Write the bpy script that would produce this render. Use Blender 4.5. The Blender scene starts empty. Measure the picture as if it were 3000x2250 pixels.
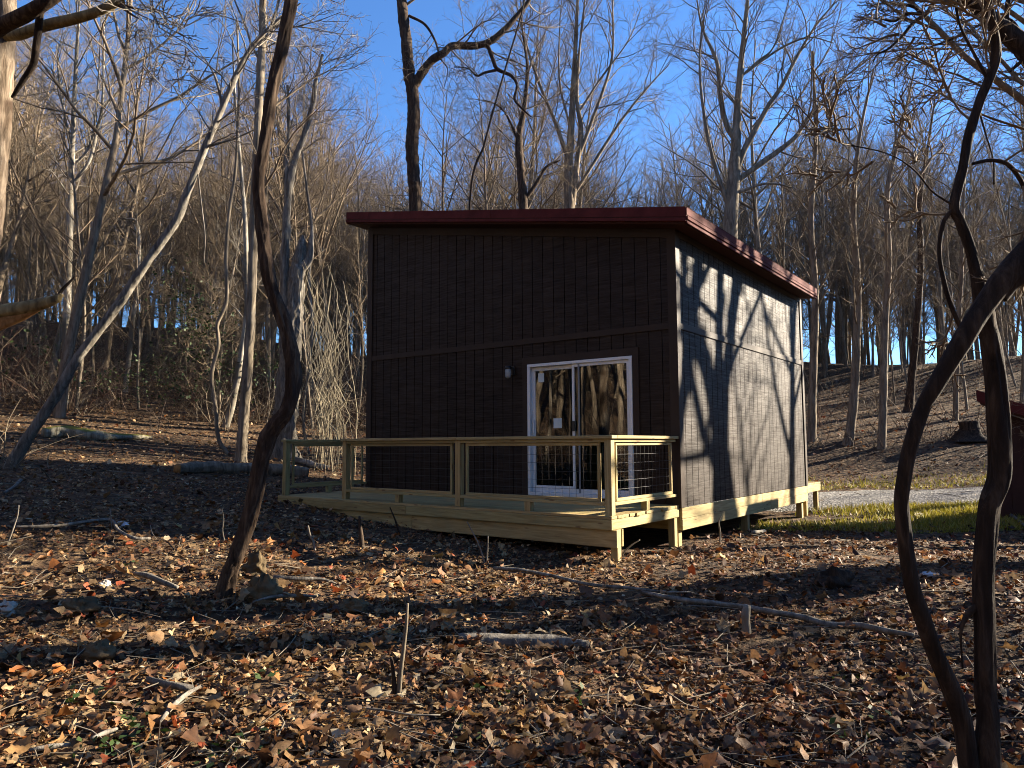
import bpy, math, random
import numpy as np
from mathutils import Matrix, Vector

# ------------------------------------------------------------------ camera, sky, sun, exposure
SC = bpy.context.scene
F_PX, PITCH, ROLL = 2109.0, 0.0832, 0.0052          # for a 3000 x 2250 frame
CAM_Z = 1.5
cam_data = bpy.data.cameras.new('camera')
cam_data.sensor_width = 36.0
cam_data.lens = F_PX / 3000 * 36
cam_data.clip_start = 0.05
cam_data.clip_end = 2000
cam = bpy.data.objects.new('camera', cam_data)
SC.collection.objects.link(cam)
cam.matrix_world = (Matrix.Translation((0, 0, CAM_Z)) @ Matrix.Rotation(math.pi / 2 + PITCH, 4, 'X')
                    @ Matrix.Rotation(-ROLL, 4, 'Z'))
SC.camera = cam

SUN_AZ = math.radians(72)        # clockwise from +Y
SUN_EL = math.radians(21)
world = bpy.data.worlds.new('World')
SC.world = world
world.use_nodes = True
wt = world.node_tree
wt.nodes.clear()
sky = wt.nodes.new('ShaderNodeTexSky')
sky.sky_type = 'NISHITA'
sky.sun_disc = False
sky.sun_elevation = SUN_EL
sky.sun_rotation = SUN_AZ
sky.altitude = 300
sky.air_density = 1.0
sky.dust_density = 0.0
sky.ozone_density = 8.0
bg = wt.nodes.new('ShaderNodeBackground')
bg.inputs['Strength'].default_value = 0.062
wo = wt.nodes.new('ShaderNodeOutputWorld')
wt.links.new(sky.outputs[0], bg.inputs[0])
wt.links.new(bg.outputs[0], wo.inputs[0])

sun_data = bpy.data.lights.new('sun', 'SUN')
sun_data.energy = 5.0
sun_data.angle = math.radians(0.53)
sun_data.color = (1.0, 0.87, 0.68)
sun = bpy.data.objects.new('sun', sun_data)
SC.collection.objects.link(sun)
SUN_DIR = Vector((math.sin(SUN_AZ) * math.cos(SUN_EL), math.cos(SUN_AZ) * math.cos(SUN_EL), math.sin(SUN_EL)))
sun.rotation_euler = SUN_DIR.to_track_quat('Z', 'Y').to_euler()

SC.view_settings.view_transform = 'Standard'
SC.view_settings.look = 'None'
SC.view_settings.exposure = 2.3
SC.view_settings.gamma = 1.0
SC.render.engine = 'CYCLES'
SC.cycles.filter_width = 1.0
SC.cycles.use_adaptive_sampling = True
SC.cycles.adaptive_threshold = 0.025
SC.cycles.debug_use_spatial_splits = True
SC.cycles.max_bounces = 3
SC.cycles.diffuse_bounces = 1
SC.cycles.glossy_bounces = 2
SC.cycles.transmission_bounces = 2
SC.cycles.transparent_max_bounces = 8
SC.cycles.caustics_reflective = False
SC.cycles.caustics_refractive = False

rng = random.Random(7)
nrng = np.random.default_rng(11)
COL = SC.collection.objects

# ------------------------------------------------------------------ helpers
def smooth(a, b, x):
    t = np.clip((np.asarray(x, float) - a) / (b - a), 0, 1)
    return t * t * (3 - 2 * t)

_LR = [0, 3, 5, 7, 9, 12, 16, 18, 21, 25, 34, 56, 75, 110, 400]
_LZ = [0, .04, .14, .36, .62, .82, 1.02, 1.22, 1.6, 2.2, 4.1, 9.7, 10.4, 9.0, -6]
_RR = [0, 5, 8.5, 10, 13, 15.5, 17.5, 21, 24, 27.5, 33, 50, 70, 110, 400]
_RZ = [0, .03, .15, .10, .02, .02, .10, .35, .65, 1.5, 2.7, 6.5, 7.4, 6.0, -6]

def hgt(x, y):
    x = np.asarray(x, float); y = np.asarray(y, float)
    r = np.hypot(x, y)
    th = np.degrees(np.arctan2(x, y))
    wl = (1 - smooth(-34, 12, th)) * smooth(-178, -125, th)
    wr = 1 - smooth(75, 130, th)
    z = wl * np.interp(r, _LR, _LZ) + (1 - wl) * wr * np.interp(r, _RR, _RZ)
    n = (np.sin(x * 1.7 + 1.3 * np.sin(y * .9)) * np.sin(y * 2.1 + .7) * .022
         + np.sin(x * .63 + y * .41 + 2.0) * .03 + np.sin(x * 4.1 - y * 2.7) * np.sin(y * 4.9 + x) * .012)
    n = n * smooth(0, 3, r) + smooth(24, 45, r) * (np.sin(x * .33 + y * .17) * .25 + np.sin(x * .17 - y * .29 + 1) * .3)
    return z + n

def h1(x, y):
    return float(hgt(x, y))

def ray(px, py):
    u = px - 1500; v = 1125 - py
    u1 = u * math.cos(ROLL) + v * math.sin(ROLL)
    v1 = -u * math.sin(ROLL) + v * math.cos(ROLL)
    return (u1, F_PX * math.cos(PITCH) - v1 * math.sin(PITCH), F_PX * math.sin(PITCH) + v1 * math.cos(PITCH))

def at(px, py, Y):
    d = ray(px, py)
    s = Y / d[1]
    return (d[0] * s, Y, CAM_Z + d[2] * s)

def ground_at(px, py):
    d = ray(px, py)
    Y = 1.0
    while Y < 90:
        s = Y / d[1]
        if CAM_Z + d[2] * s <= h1(d[0] * s, Y):
            break
        Y *= 1.004
    s = Y / d[1]
    return (d[0] * s, Y, h1(d[0] * s, Y))

def link(o, parent=None):
    COL.link(o)
    if parent is not None:
        o.parent = parent
    return o

def tag(o, label, cat, group=None, kind=None):
    if label: o['label'] = label
    if cat: o['category'] = cat
    if group: o['group'] = group
    if kind: o['kind'] = kind
    return o

def empty(name, loc=(0, 0, 0), rz=0.0):
    o = bpy.data.objects.new(name, None)
    o.location = loc
    o.rotation_euler = (0, 0, rz)
    o.empty_display_size = .3
    return link(o)

def mesh_np(name, V, F4=None, F3=None, smooth_shade=True, col=None):
    me = bpy.data.meshes.new(name)
    V = np.asarray(V, np.float32).reshape(-1, 3)
    n4 = 0 if F4 is None else len(F4)
    n3 = 0 if F3 is None else len(F3)
    me.vertices.add(len(V))
    me.vertices.foreach_set('co', V.ravel())
    idx = []
    if n4: idx.append(np.asarray(F4, np.int32).ravel())
    if n3: idx.append(np.asarray(F3, np.int32).ravel())
    idx = np.concatenate(idx)
    me.loops.add(len(idx))
    me.loops.foreach_set('vertex_index', idx)
    me.polygons.add(n4 + n3)
    st = np.concatenate([np.arange(n4) * 4, n4 * 4 + np.arange(n3) * 3]).astype(np.int32)
    me.polygons.foreach_set('loop_start', st)
    if not smooth_shade:
        me.polygons.foreach_set('use_smooth', np.zeros(n4 + n3, bool))
    if col is not None:
        a = me.color_attributes.new('Col', 'FLOAT_COLOR', 'POINT')
        c = np.ones((len(V), 4), np.float32); c[:, :3] = col
        a.data.foreach_set('color', c.ravel())
    me.update(calc_edges=True)
    me.validate()
    return me

def obj(name, me, mat, parent=None, loc=(0, 0, 0), rot=(0, 0, 0)):
    o = bpy.data.objects.new(name, me)
    if mat is not None and len(me.materials) == 0:
        me.materials.append(mat)
    o.location = loc
    o.rotation_euler = rot
    return link(o, parent)

_box_cache = {}
def box_mesh(sx, sy, sz, mat, c=0.003):
    key = (round(sx, 4), round(sy, 4), round(sz, 4), mat.name, c)
    if key in _box_cache: return _box_cache[key]
    hx, hy, hz = sx / 2, sy / 2, sz / 2
    c = min(c, hx * .4, hy * .4, hz * .4)
    V = []
    for X in (-1, 1):
        for Yv in (-1, 1):
            for Z in (-1, 1):
                V.append((X * hx, Yv * (hy - c), Z * (hz - c)))
                V.append((X * (hx - c), Yv * hy, Z * (hz - c)))
                V.append((X * (hx - c), Yv * (hy - c), Z * hz))
    def i(X, Yv, Z, k): return ((X * 2 + Yv) * 2 + Z) * 3 + k
    F4, F3 = [], []
    F4 += [(i(0,0,0,0), i(0,0,1,0), i(0,1,1,0), i(0,1,0,0)), (i(1,0,0,0), i(1,1,0,0), i(1,1,1,0), i(1,0,1,0)),
           (i(0,0,0,1), i(1,0,0,1), i(1,0,1,1), i(0,0,1,1)), (i(0,1,0,1), i(0,1,1,1), i(1,1,1,1), i(1,1,0,1)),
           (i(0,0,0,2), i(0,1,0,2), i(1,1,0,2), i(1,0,0,2)), (i(0,0,1,2), i(1,0,1,2), i(1,1,1,2), i(0,1,1,2))]
    for a in (0, 1):
        for b in (0, 1):
            q = (i(a,b,0,0), i(a,b,0,1), i(a,b,1,1), i(a,b,1,0)); F4.append(q if a == b else q[::-1])
            q = (i(a,0,b,0), i(a,1,b,0), i(a,1,b,2), i(a,0,b,2)); F4.append(q if a == b else q[::-1])
            q = (i(0,a,b,1), i(0,a,b,2), i(1,a,b,2), i(1,a,b,1)); F4.append(q if a == b else q[::-1])
            for d in (0, 1):
                t = (i(a,b,d,0), i(a,b,d,2), i(a,b,d,1)); F3.append(t if (a + b + d) % 2 == 0 else t[::-1])
    me = mesh_np('board', V, F4, F3, smooth_shade=False)
    me.materials.append(mat)
    _box_cache[key] = me
    return me

def box(name, x0, x1, y0, y1, z0, z1, mat, parent, c=0.003):
    me = box_mesh(x1 - x0, y1 - y0, z1 - z0, mat, c)
    return obj(name, me, None, parent, ((x0 + x1) / 2, (y0 + y1) / 2, (z0 + z1) / 2))

def prism(name, poly, axis, a0, a1, mat, parent):
    """extrude a polygon (list of 2-tuples) along an axis: 'y' -> poly in xz, 'x' -> poly in yz"""
    n = len(poly)
    V = []
    for a in (a0, a1):
        for (s, t) in poly:
            V.append((s, a, t) if axis == 'y' else (a, s, t))
    me = bpy.data.meshes.new(name)
    F = [tuple(range(n)), tuple(range(2 * n - 1, n - 1, -1))]
    for k in range(n):
        j = (k + 1) % n
        F.append((k, k + n, j + n, j))
    me.from_pydata(V, [], F)
    me.update()
    import bmesh
    bm = bmesh.new(); bm.from_mesh(me); bmesh.ops.recalc_face_normals(bm, faces=bm.faces); bm.to_mesh(me); bm.free()
    return obj(name, me, mat, parent)

class Tubes:
    """collects tapering tubes, builds them as one mesh"""
    def __init__(s): s.g = {}
    def add(s, pts, rad, k, c=None):
        s.g.setdefault((len(pts), k), []).append((pts, rad, c))
    def count(s): return sum(len(v) for v in s.g.values())
    def arrays(s):
        VV, FF, CC, off = [], [], [], 0
        for (n, k), L in s.g.items():
            P = np.array([a[0] for a in L], float); R = np.array([a[1] for a in L], float)
            m = len(L)
            T = np.gradient(P, axis=1)
            T /= np.linalg.norm(T, axis=2, keepdims=True) + 1e-9
            D = P[:, -1] - P[:, 0]
            ref = np.eye(3)[np.argmin(np.abs(D), axis=1)][:, None, :]
            U = np.cross(T, ref); U /= np.linalg.norm(U, axis=2, keepdims=True) + 1e-9
            W = np.cross(T, U)
            ang = np.arange(k) * 2 * np.pi / k
            ring = (P[:, :, None, :] + R[:, :, None, None] * (np.cos(ang)[None, None, :, None] * U[:, :, None, :]
                    + np.sin(ang)[None, None, :, None] * W[:, :, None, :]))
            VV.append(ring.reshape(-1, 3))
            base = (np.arange(m) * n * k)[:, None, None]
            i = np.arange(n - 1)[None, :, None]; j = np.arange(k)[None, None, :]; j2 = (j + 1) % k
            a = base + i * k + j; b = base + i * k + j2; c = b + k; d = a + k
            FF.append((np.stack([a, b, c, d], -1) + off).reshape(-1, 4))
            if L[0][2] is not None:
                CC.append(np.repeat(np.array([q[2] for q in L], float), n * k, axis=0))
            off += m * n * k
        return np.concatenate(VV), np.concatenate(FF), (np.concatenate(CC) if CC else None)
    def mesh(s, name):
        V, F, C = s.arrays()
        return mesh_np(name, V, F, None, True, C)

def catmull(pts, n):
    P = np.array(pts, float)
    P = np.vstack([2 * P[0] - P[1], P, 2 * P[-1] - P[-2]])
    m = len(P) - 3
    out = []
    for t in np.linspace(0, m - 1e-6, n):
        i = int(t); u = t - i
        a, b, c, d = P[i], P[i + 1], P[i + 2], P[i + 3]
        out.append(.5 * (2 * b + (c - a) * u + (2 * a - 5 * b + 4 * c - d) * u * u + (3 * b - a - 3 * c + d) * u ** 3))
    return np.array(out)

def vnoise2(na, nl, seed):
    """periodic-in-angle smooth noise sampler"""
    g = np.random.default_rng(seed).uniform(-1, 1, (nl + 2, na))
    def f(a, l):      # a in 0..1 periodic, l in 0..1
        x = a * na; y = l * nl
        i = np.floor(x).astype(int); j = np.floor(y).astype(int)
        u = x - i; v = y - j
        u = u * u * (3 - 2 * u); v = v * v * (3 - 2 * v)
        i0 = i % na; i1 = (i + 1) % na; j0 = np.clip(j, 0, nl); j1 = np.clip(j + 1, 0, nl + 1)
        return (g[j0, i0] * (1 - u) + g[j0, i1] * u) * (1 - v) + (g[j1, i0] * (1 - u) + g[j1, i1] * u) * v
    return f

def bark_tube(pts, rads, seed, k=22, step=.05, ridge=.10, na=11, flare=0.0, cap=False, twist=0.0):
    """a trunk with furrowed bark relief: returns V, quads, tris"""
    P0 = np.array([p[:3] for p in pts], float)
    L = np.linalg.norm(np.diff(P0, axis=0), axis=1).sum()
    n = int(min(260, max(8, L / step)))
    P = catmull(P0, n)
    R = np.interp(np.linspace(0, len(rads) - 1, n), np.arange(len(rads)), rads)
    T = np.gradient(P, axis=0); T /= np.linalg.norm(T, axis=1, keepdims=True)
    U = np.zeros_like(P); ref = np.array([1., .17, 0.])
    if abs(T[0] @ ref) > .8: ref = np.array([0, .2, 1.])
    for i in range(n):
        u = ref - T[i] * (ref @ T[i]); u /= np.linalg.norm(u); U[i] = u; ref = u
    W = np.cross(T, U)
    a = np.arange(k) / k
    l = np.linspace(0, 1, n)
    A, Lg = np.meshgrid(a, l)
    A = A + twist * Lg
    f1 = vnoise2(na, max(3, int(L / .35)), seed); f2 = vnoise2(na * 2, max(4, int(L / .12)), seed + 1); f3 = vnoise2(3, max(2, int(L / .5)), seed + 2)
    rr = R[:, None] * (1 + ridge * f1(A % 1, Lg) + ridge * .7 * f2(A % 1, Lg) + .07 * f3(A % 1, Lg))
    if flare:
        fl = np.exp(-Lg * L / .22)
        rr = rr * (1 + flare * fl * (1 + .5 * np.cos(A * 2 * np.pi * 5 + seed)))
    an = a * 2 * np.pi
    V = P[:, None, :] + rr[:, :, None] * (np.cos(an)[None, :, None] * U[:, None, :] + np.sin(an)[None, :, None] * W[:, None, :])
    V = V.reshape(-1, 3)
    i = np.arange(n - 1)[:, None]; j = np.arange(k)[None, :]; j2 = (j + 1) % k
    F = np.stack([i * k + j, i * k + j2, (i + 1) * k + j2, (i + 1) * k + j], -1).reshape(-1, 4)
    T3 = None
    if cap:
        V = np.vstack([V, P[0], P[-1]])
        c0, c1 = n * k, n * k + 1
        T3 = [(c0, (q + 1) % k, q) for q in range(k)] + [(c1, (n - 1) * k + q, (n - 1) * k + (q + 1) % k) for q in range(k)]
        T3 = np.array(T3)
    return V, F, T3

def join_arrays(L):
    VV, F4, F3, off = [], [], [], 0
    for V, F, T in L:
        VV.append(V)
        if F is not None: F4.append(F + off)
        if T is not None: F3.append(np.asarray(T) + off)
        off += len(V)
    return np.concatenate(VV), (np.concatenate(F4) if F4 else None), (np.concatenate(F3) if F3 else None)

# ------------------------------------------------------------------ materials
def new_mat(name):
    m = bpy.data.materials.new(name)
    m.use_nodes = True
    nt = m.node_tree
    nt.nodes.clear()
    out = nt.nodes.new('ShaderNodeOutputMaterial')
    b = nt.nodes.new('ShaderNodeBsdfPrincipled')
    nt.links.new(b.outputs[0], out.inputs[0])
    return m, nt, b, out

def N(nt, t, **kw):
    n = nt.nodes.new(t)
    for k, v in kw.items():
        if k in n.inputs.keys(): n.inputs[k].default_value = v
        else: setattr(n, k, v)
    return n

def ramp(nt, fac, stops):
    r = nt.nodes.new('ShaderNodeValToRGB')
    e = r.color_ramp.elements
    while len(e) < len(stops): e.new(.5)
    for q, (p, c) in zip(e, stops):
        q.position = p
        q.color = (c[0], c[1], c[2], 1) if not isinstance(c, (int, float)) else (c, c, c, 1)
    nt.links.new(fac, r.inputs[0])
    return r.outputs[0]

def coords(nt, scale, kind='pos', rot=(0, 0, 0), rnd=0.0):
    mp = N(nt, 'ShaderNodeMapping')
    mp.inputs['Scale'].default_value = scale
    mp.inputs['Rotation'].default_value = rot
    if kind == 'pos':
        src = N(nt, 'ShaderNodeNewGeometry').outputs['Position']
    else:
        src = N(nt, 'ShaderNodeTexCoord').outputs['Object']
    if rnd:
        oi = N(nt, 'ShaderNodeObjectInfo')
        mul = N(nt, 'ShaderNodeMath', operation='MULTIPLY'); mul.inputs[1].default_value = rnd
        nt.links.new(oi.outputs['Random'], mul.inputs[0])
        add = N(nt, 'ShaderNodeVectorMath', operation='ADD')
        nt.links.new(src, add.inputs[0]); nt.links.new(mul.outputs[0], add.inputs[1])
        src = add.outputs[0]
    nt.links.new(src, mp.inputs[0])
    return mp.outputs[0]

def noise(nt, vec, scale, detail=4, rough=.6, dist=0.0):
    n = N(nt, 'ShaderNodeTexNoise')
    n.inputs['Scale'].default_value = scale; n.inputs['Detail'].default_value = detail
    n.inputs['Roughness'].default_value = rough; n.inputs['Distortion'].default_value = dist
    nt.links.new(vec, n.inputs['Vector'])
    return n.outputs['Fac']

def bump(nt, b, h, strength, dist=.01):
    n = N(nt, 'ShaderNodeBump'); n.inputs['Strength'].default_value = strength; n.inputs['Distance'].default_value = dist
    nt.links.new(h, n.inputs['Height']); nt.links.new(n.outputs[0], b.inputs['Normal'])

def mixc(nt, fac, a, b, mode='MIX'):
    m = N(nt, 'ShaderNodeMix', data_type='RGBA', blend_type=mode)
    for s, v in ((6, a), (7, b)):
        if isinstance(v, tuple): m.inputs[s].default_value = (*v, 1)
        else: nt.links.new(v, m.inputs[s])
    if isinstance(fac, (int, float)): m.inputs[0].default_value = fac
    else: nt.links.new(fac, m.inputs[0])
    return m.outputs[2]

def bark(name, dark, mid, light, sc=1.0, bs=.8, patch=None, moss=None):
    m, nt, b, out = new_mat(name)
    v = coords(nt, (14 * sc, 14 * sc, 2.2 * sc))
    n1 = noise(nt, v, 1.0, 6, .65, .6)
    n2 = noise(nt, coords(nt, (1, 1, 1)), 1.1 * sc, 3, .6)
    c = ramp(nt, n1, [(.30, dark), (.5, mid), (.72, light)])
    if patch:
        f = ramp(nt, n2, [(.47, 0.0), (.56, 1.0)])
        c = mixc(nt, f, c, patch)
    if moss:
        geo = N(nt, 'ShaderNodeNewGeometry'); sep = N(nt, 'ShaderNodeSeparateXYZ')
        nt.links.new(geo.outputs['Normal'], sep.inputs[0])
        mm = N(nt, 'ShaderNodeMath', operation='MULTIPLY'); nt.links.new(sep.outputs[2], mm.inputs[0]); nt.links.new(n2, mm.inputs[1])
        c = mixc(nt, ramp(nt, mm.outputs[0], [(.22, 0.0), (.42, 1.0)]), c, moss)
    nt.links.new(c, b.inputs['Base Color'])
    b.inputs['Roughness'].default_value = .9
    b.inputs['Specular IOR Level'].default_value = .25
    bump(nt, b, n1, bs, .02)
    return m

M = {}
M['bark_dark'] = bark('bark_dark', (.007, .0045, .003), (.026, .017, .011), (.085, .058, .038), 1.4, 1.0)
M['bark_brown'] = bark('bark_brown', (.012, .007, .004), (.045, .027, .016), (.13, .088, .055), 1.5, 1.0)
M['bark_grey'] = bark('bark_grey', (.065, .052, .037), (.17, .138, .098), (.30, .25, .185), .8, .6)
M['bark_forest'] = bark('bark_forest', (.065, .047, .031), (.17, .130, .088), (.30, .24, .17), .8, .6)
M['bark_pale'] = bark('bark_pale', (0.1440, 0.1224, 0.0936), (0.2880, 0.2592, 0.2088), (0.4176, 0.3816, 0.3168), .7, .4, patch=(0.1368, 0.1188, 0.0900))
M['bark_blotch'] = bark('bark_blotch', (.05, .034, .02), (.17, .125, .085), (.36, .29, .21), 1.3, 1.0, patch=(.085, .055, .034))
M['bark_dead'] = bark('bark_dead', (0.0420, 0.0350, 0.0294), (0.1470, 0.1295, 0.1050), (0.2940, 0.2660, 0.2170), 1.1, .8)
M['bark_yellow'] = bark('bark_yellow', (0.0525, 0.0375, 0.0188), (0.2025, 0.1500, 0.0675), (0.3450, 0.2700, 0.1275), 1.0, .5)
M['bark_moss'] = bark('bark_moss', (0.0375, 0.0338, 0.0263), (0.2250, 0.2025, 0.1425), (0.3750, 0.3450, 0.2550), .8, .5, moss=(0.1500, 0.1425, 0.0225))
M['twig'] = bark('twig', (.080, .056, .034), (.16, .118, .076), (.26, .205, .14), .5, .0)
M['twig_pale'] = bark('twig_pale', (0.0800, 0.0680, 0.0520), (0.1760, 0.1520, 0.1200), (0.2880, 0.2560, 0.2080), .5, .0)
M['cut_wood'] = bark('cut_wood', (0.1600, 0.0800, 0.0280), (0.2880, 0.1520, 0.0560), (0.3840, 0.2240, 0.0960), 2, .3)

def siding_mat():
    m, nt, b, out = new_mat('siding_paint')
    v = coords(nt, (2.6, 2.6, 52))
    n1 = noise(nt, v, 1.0, 6, .75, .3)
    n2 = noise(nt, coords(nt, (1, 1, 1)), 2.3, 4, .6)
    c = mixc(nt, ramp(nt, n2, [(.3, 0.0), (.75, 1.0)]), (.019, .0108, .0066), (.031, .0180, .0110))
    c = mixc(nt, ramp(nt, n1, [(.35, 1.0), (.62, 0.0)]), c, (.013, .0076, .0048))
    oi = N(nt, 'ShaderNodeObjectInfo')
    c = mixc(nt, .35, c, mixc(nt, oi.outputs['Random'], (.016, .0093, .0058), (.033, .0195, .0120)))
    nt.links.new(c, b.inputs['Base Color'])
    nt.links.new(ramp(nt, n1, [(.35, .72), (.65, .5)]), b.inputs['Roughness'])
    nt.links.new(ramp(nt, n1, [(.34, .10), (.62, .30)]), b.inputs['Specular IOR Level'])
    bump(nt, b, n1, .38, .008)
    return m
M['siding'] = siding_mat()

def trim_mat():
    m, nt, b, out = new_mat('trim_paint')
    n2 = noise(nt, coords(nt, (1, 1, 1)), 3.0, 4, .6)
    nt.links.new(ramp(nt, n2, [(.3, (.030, .0185, .0120)), (.75, (.044, .028, .0185))]), b.inputs['Base Color'])
    b.inputs['Roughness'].default_value = .6
    b.inputs['Specular IOR Level'].default_value = .22
    bump(nt, b, noise(nt, coords(nt, (8, 8, 8)), 4, 4), .12, .004)
    return m
M['trim'] = trim_mat()

def plain(name, c, rough, spec=.5, metal=0.0, var=.0, bs=0.0, bsc=20):
    m, nt, b, out = new_mat(name)
    if var:
        n2 = noise(nt, coords(nt, (1, 1, 1)), 4.0, 5, .65)
        lo = tuple(q * (1 - var) for q in c); hi = tuple(min(1, q * (1 + var)) for q in c)
        nt.links.new(ramp(nt, n2, [(.3, lo), (.7, hi)]), b.inputs['Base Color'])
    else:
        b.inputs['Base Color'].default_value = (*c, 1)
    b.inputs['Roughness'].default_value = rough
    b.inputs['Specular IOR Level'].default_value = spec
    b.inputs['Metallic'].default_value = metal
    if bs: bump(nt, b, noise(nt, coords(nt, (1, 1, 1)), bsc, 4), bs, .01)
    return m

def lumber(name, axis):
    m, nt, b, out = new_mat(name)
    s = [26, 26, 26]; s[axis] = 1.6
    v = coords(nt, tuple(s), 'obj', rnd=37.0)
    n1 = noise(nt, v, 1.0, 5, .6, 1.2)
    c = ramp(nt, n1, [(.28, (.23, .165, .070)), (.5, (.38, .30, .140)), (.72, (.50, .415, .21))])
    oi = N(nt, 'ShaderNodeObjectInfo')
    tint = ramp(nt, oi.outputs['Random'], [(0.0, (.86, .86, .74)), (.35, (1, .98, .92)), (.7, (1.0, .86, .74)), (1.0, (.76, .74, .62))])
    c = mixc(nt, 1.0, c, tint, 'MULTIPLY')
    s2 = [11, 11, 11]; s2[axis] = 2.6
    vo = N(nt, 'ShaderNodeTexVoronoi'); vo.inputs['Scale'].default_value = 1.0
    nt.links.new(coords(nt, tuple(s2), 'obj', rnd=53.0), vo.inputs['Vector'])
    c = mixc(nt, ramp(nt, vo.outputs['Distance'], [(.07, .85), (.14, 0.0)]), c, (.13, .062, .025))
    n3 = noise(nt, coords(nt, (1, 1, 1)), 5, 4)
    c = mixc(nt, ramp(nt, n3, [(.45, 0.0), (.8, .4)]), c, (.27, .26, .13))
    nt.links.new(c, b.inputs['Base Color'])
    b.inputs['Roughness'].default_value = .7
    b.inputs['Specular IOR Level'].default_value = .3
    bump(nt, b, n1, .2, .004)
    return m
M['lum_x'] = lumber('lumber_x', 0); M['lum_y'] = lumber('lumber_y', 1); M['lum_z'] = lumber('lumber_z', 2)
M['roof'] = plain('roof_metal', (.105, .025, .022), .7, .06, 0.0, .25)
M['roof_dark'] = plain('roof_soffit_recess_shade', (.055, .018, .014), .7, .3)  # soffit colour, also the painted shade in the trim recesses
M['vinyl'] = plain('white_vinyl', (.76, .75, .72), .4, .4, 0, .04)
M['vinyl_grey'] = plain('grey_screen_frame', (.20, .21, .22), .45)
M['black'] = plain('black_plastic', (.012, .012, .012), .4)
M['wire'] = plain('wire_mesh', (.035, .032, .03), .5, .4)
M['paper'] = plain('paper', (.62, .68, .66), .8, .2)
M['interior'] = plain('interior_board', (.17, .12, .075), .8, .2, 0, .15)
M['interior_floor'] = plain('interior_floor', (.30, .20, .11), .6, .3, 0, .2)
M['lamp_glass'] = plain('lamp_glass', (.30, .32, .33), .15, .6)
M['shed'] = plain('shed_paint', (.040, .016, .013), .7, .3, 0, .25, .3, 14)
M['concrete'] = plain('pale_scrap', (.55, .56, .58), .8, .2, 0, .1)
M['stone'] = plain('clod_earth', (.11, .08, .045), .95, .1, 0, .5, 1.0, 30)
M['rock_pale'] = plain('pale_rock', (.40, .37, .31), .9, .2, 0, .25, .6, 14)

def glass_mat():
    m = bpy.data.materials.new('window_glass'); m.use_nodes = True
    nt = m.node_tree; nt.nodes.clear()
    out = nt.nodes.new('ShaderNodeOutputMaterial')
    tr = N(nt, 'ShaderNodeBsdfTransparent'); tr.inputs[0].default_value = (.55, .56, .55, 1)
    gl = N(nt, 'ShaderNodeBsdfGlossy'); gl.inputs['Roughness'].default_value = 0.0; gl.inputs[0].default_value = (.95, .97, 1, 1)
    lw = N(nt, 'ShaderNodeFresnel'); lw.inputs['IOR'].default_value = 2.0
    v = coords(nt, (1, 1, 1)); nz = noise(nt, v, 1.7, 1)
    bp = N(nt, 'ShaderNodeBump'); bp.inputs['Strength'].default_value = .04; bp.inputs['Distance'].default_value = .03
    nt.links.new(nz, bp.inputs['Height']); nt.links.new(bp.outputs[0], gl.inputs['Normal'])
    mx = N(nt, 'ShaderNodeMixShader')
    nt.links.new(lw.outputs[0], mx.inputs[0]); nt.links.new(tr.outputs[0], mx.inputs[1]); nt.links.new(gl.outputs[0], mx.inputs[2])
    nt.links.new(mx.outputs[0], out.inputs[0])
    return m
M['glass'] = glass_mat()

def leaf_mat(name, use_attr=True):
    m, nt, b, out = new_mat(name)
    if use_attr:
        ca = N(nt, 'ShaderNodeVertexColor'); ca.layer_name = 'Col'
        c = ca.outputs[0]
    else:
        oi = N(nt, 'ShaderNodeObjectInfo')
        c = ramp(nt, oi.outputs['Random'], [(0, (.42, .25, .10)), (.25, (.26, .12, .04)), (.5, (.48, .32, .15)), (.7, (.20, .08, .03)), (.85, (.38, .13, .025)), (1, (.52, .37, .14))])
    n1 = noise(nt, coords(nt, (1, 1, 1)), 38, 3)
    c2 = mixc(nt, 1.0, c, ramp(nt, n1, [(.3, .5), (.7, 1.0)]), 'MULTIPLY')
    nt.links.new(c2, b.inputs['Base Color'])
    b.inputs['Roughness'].default_value = .62
    b.inputs['Specular IOR Level'].default_value = .3
    tl = N(nt, 'ShaderNodeBsdfTranslucent'); nt.links.new(c2, tl.inputs[0])
    mx = N(nt, 'ShaderNodeMixShader'); mx.inputs[0].default_value = .22
    nt.links.new(b.outputs[0], mx.inputs[1]); nt.links.new(tl.outputs[0], mx.inputs[2])
    nt.links.new(mx.outputs[0], out.inputs[0])
    return m
M['litter'] = leaf_mat('leaf_litter')
M['leaf'] = leaf_mat('fallen_leaf', False)
M['green'] = leaf_mat('green_leaf')

def attr_mat(name, rough=.85):
    m, nt, b, out = new_mat(name)
    ca = N(nt, 'ShaderNodeVertexColor'); ca.layer_name = 'Col'
    nt.links.new(ca.outputs[0], b.inputs['Base Color'])
    b.inputs['Roughness'].default_value = rough
    b.inputs['Specular IOR Level'].default_value = .25
    return m
M['stems'] = attr_mat('stems')

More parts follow.
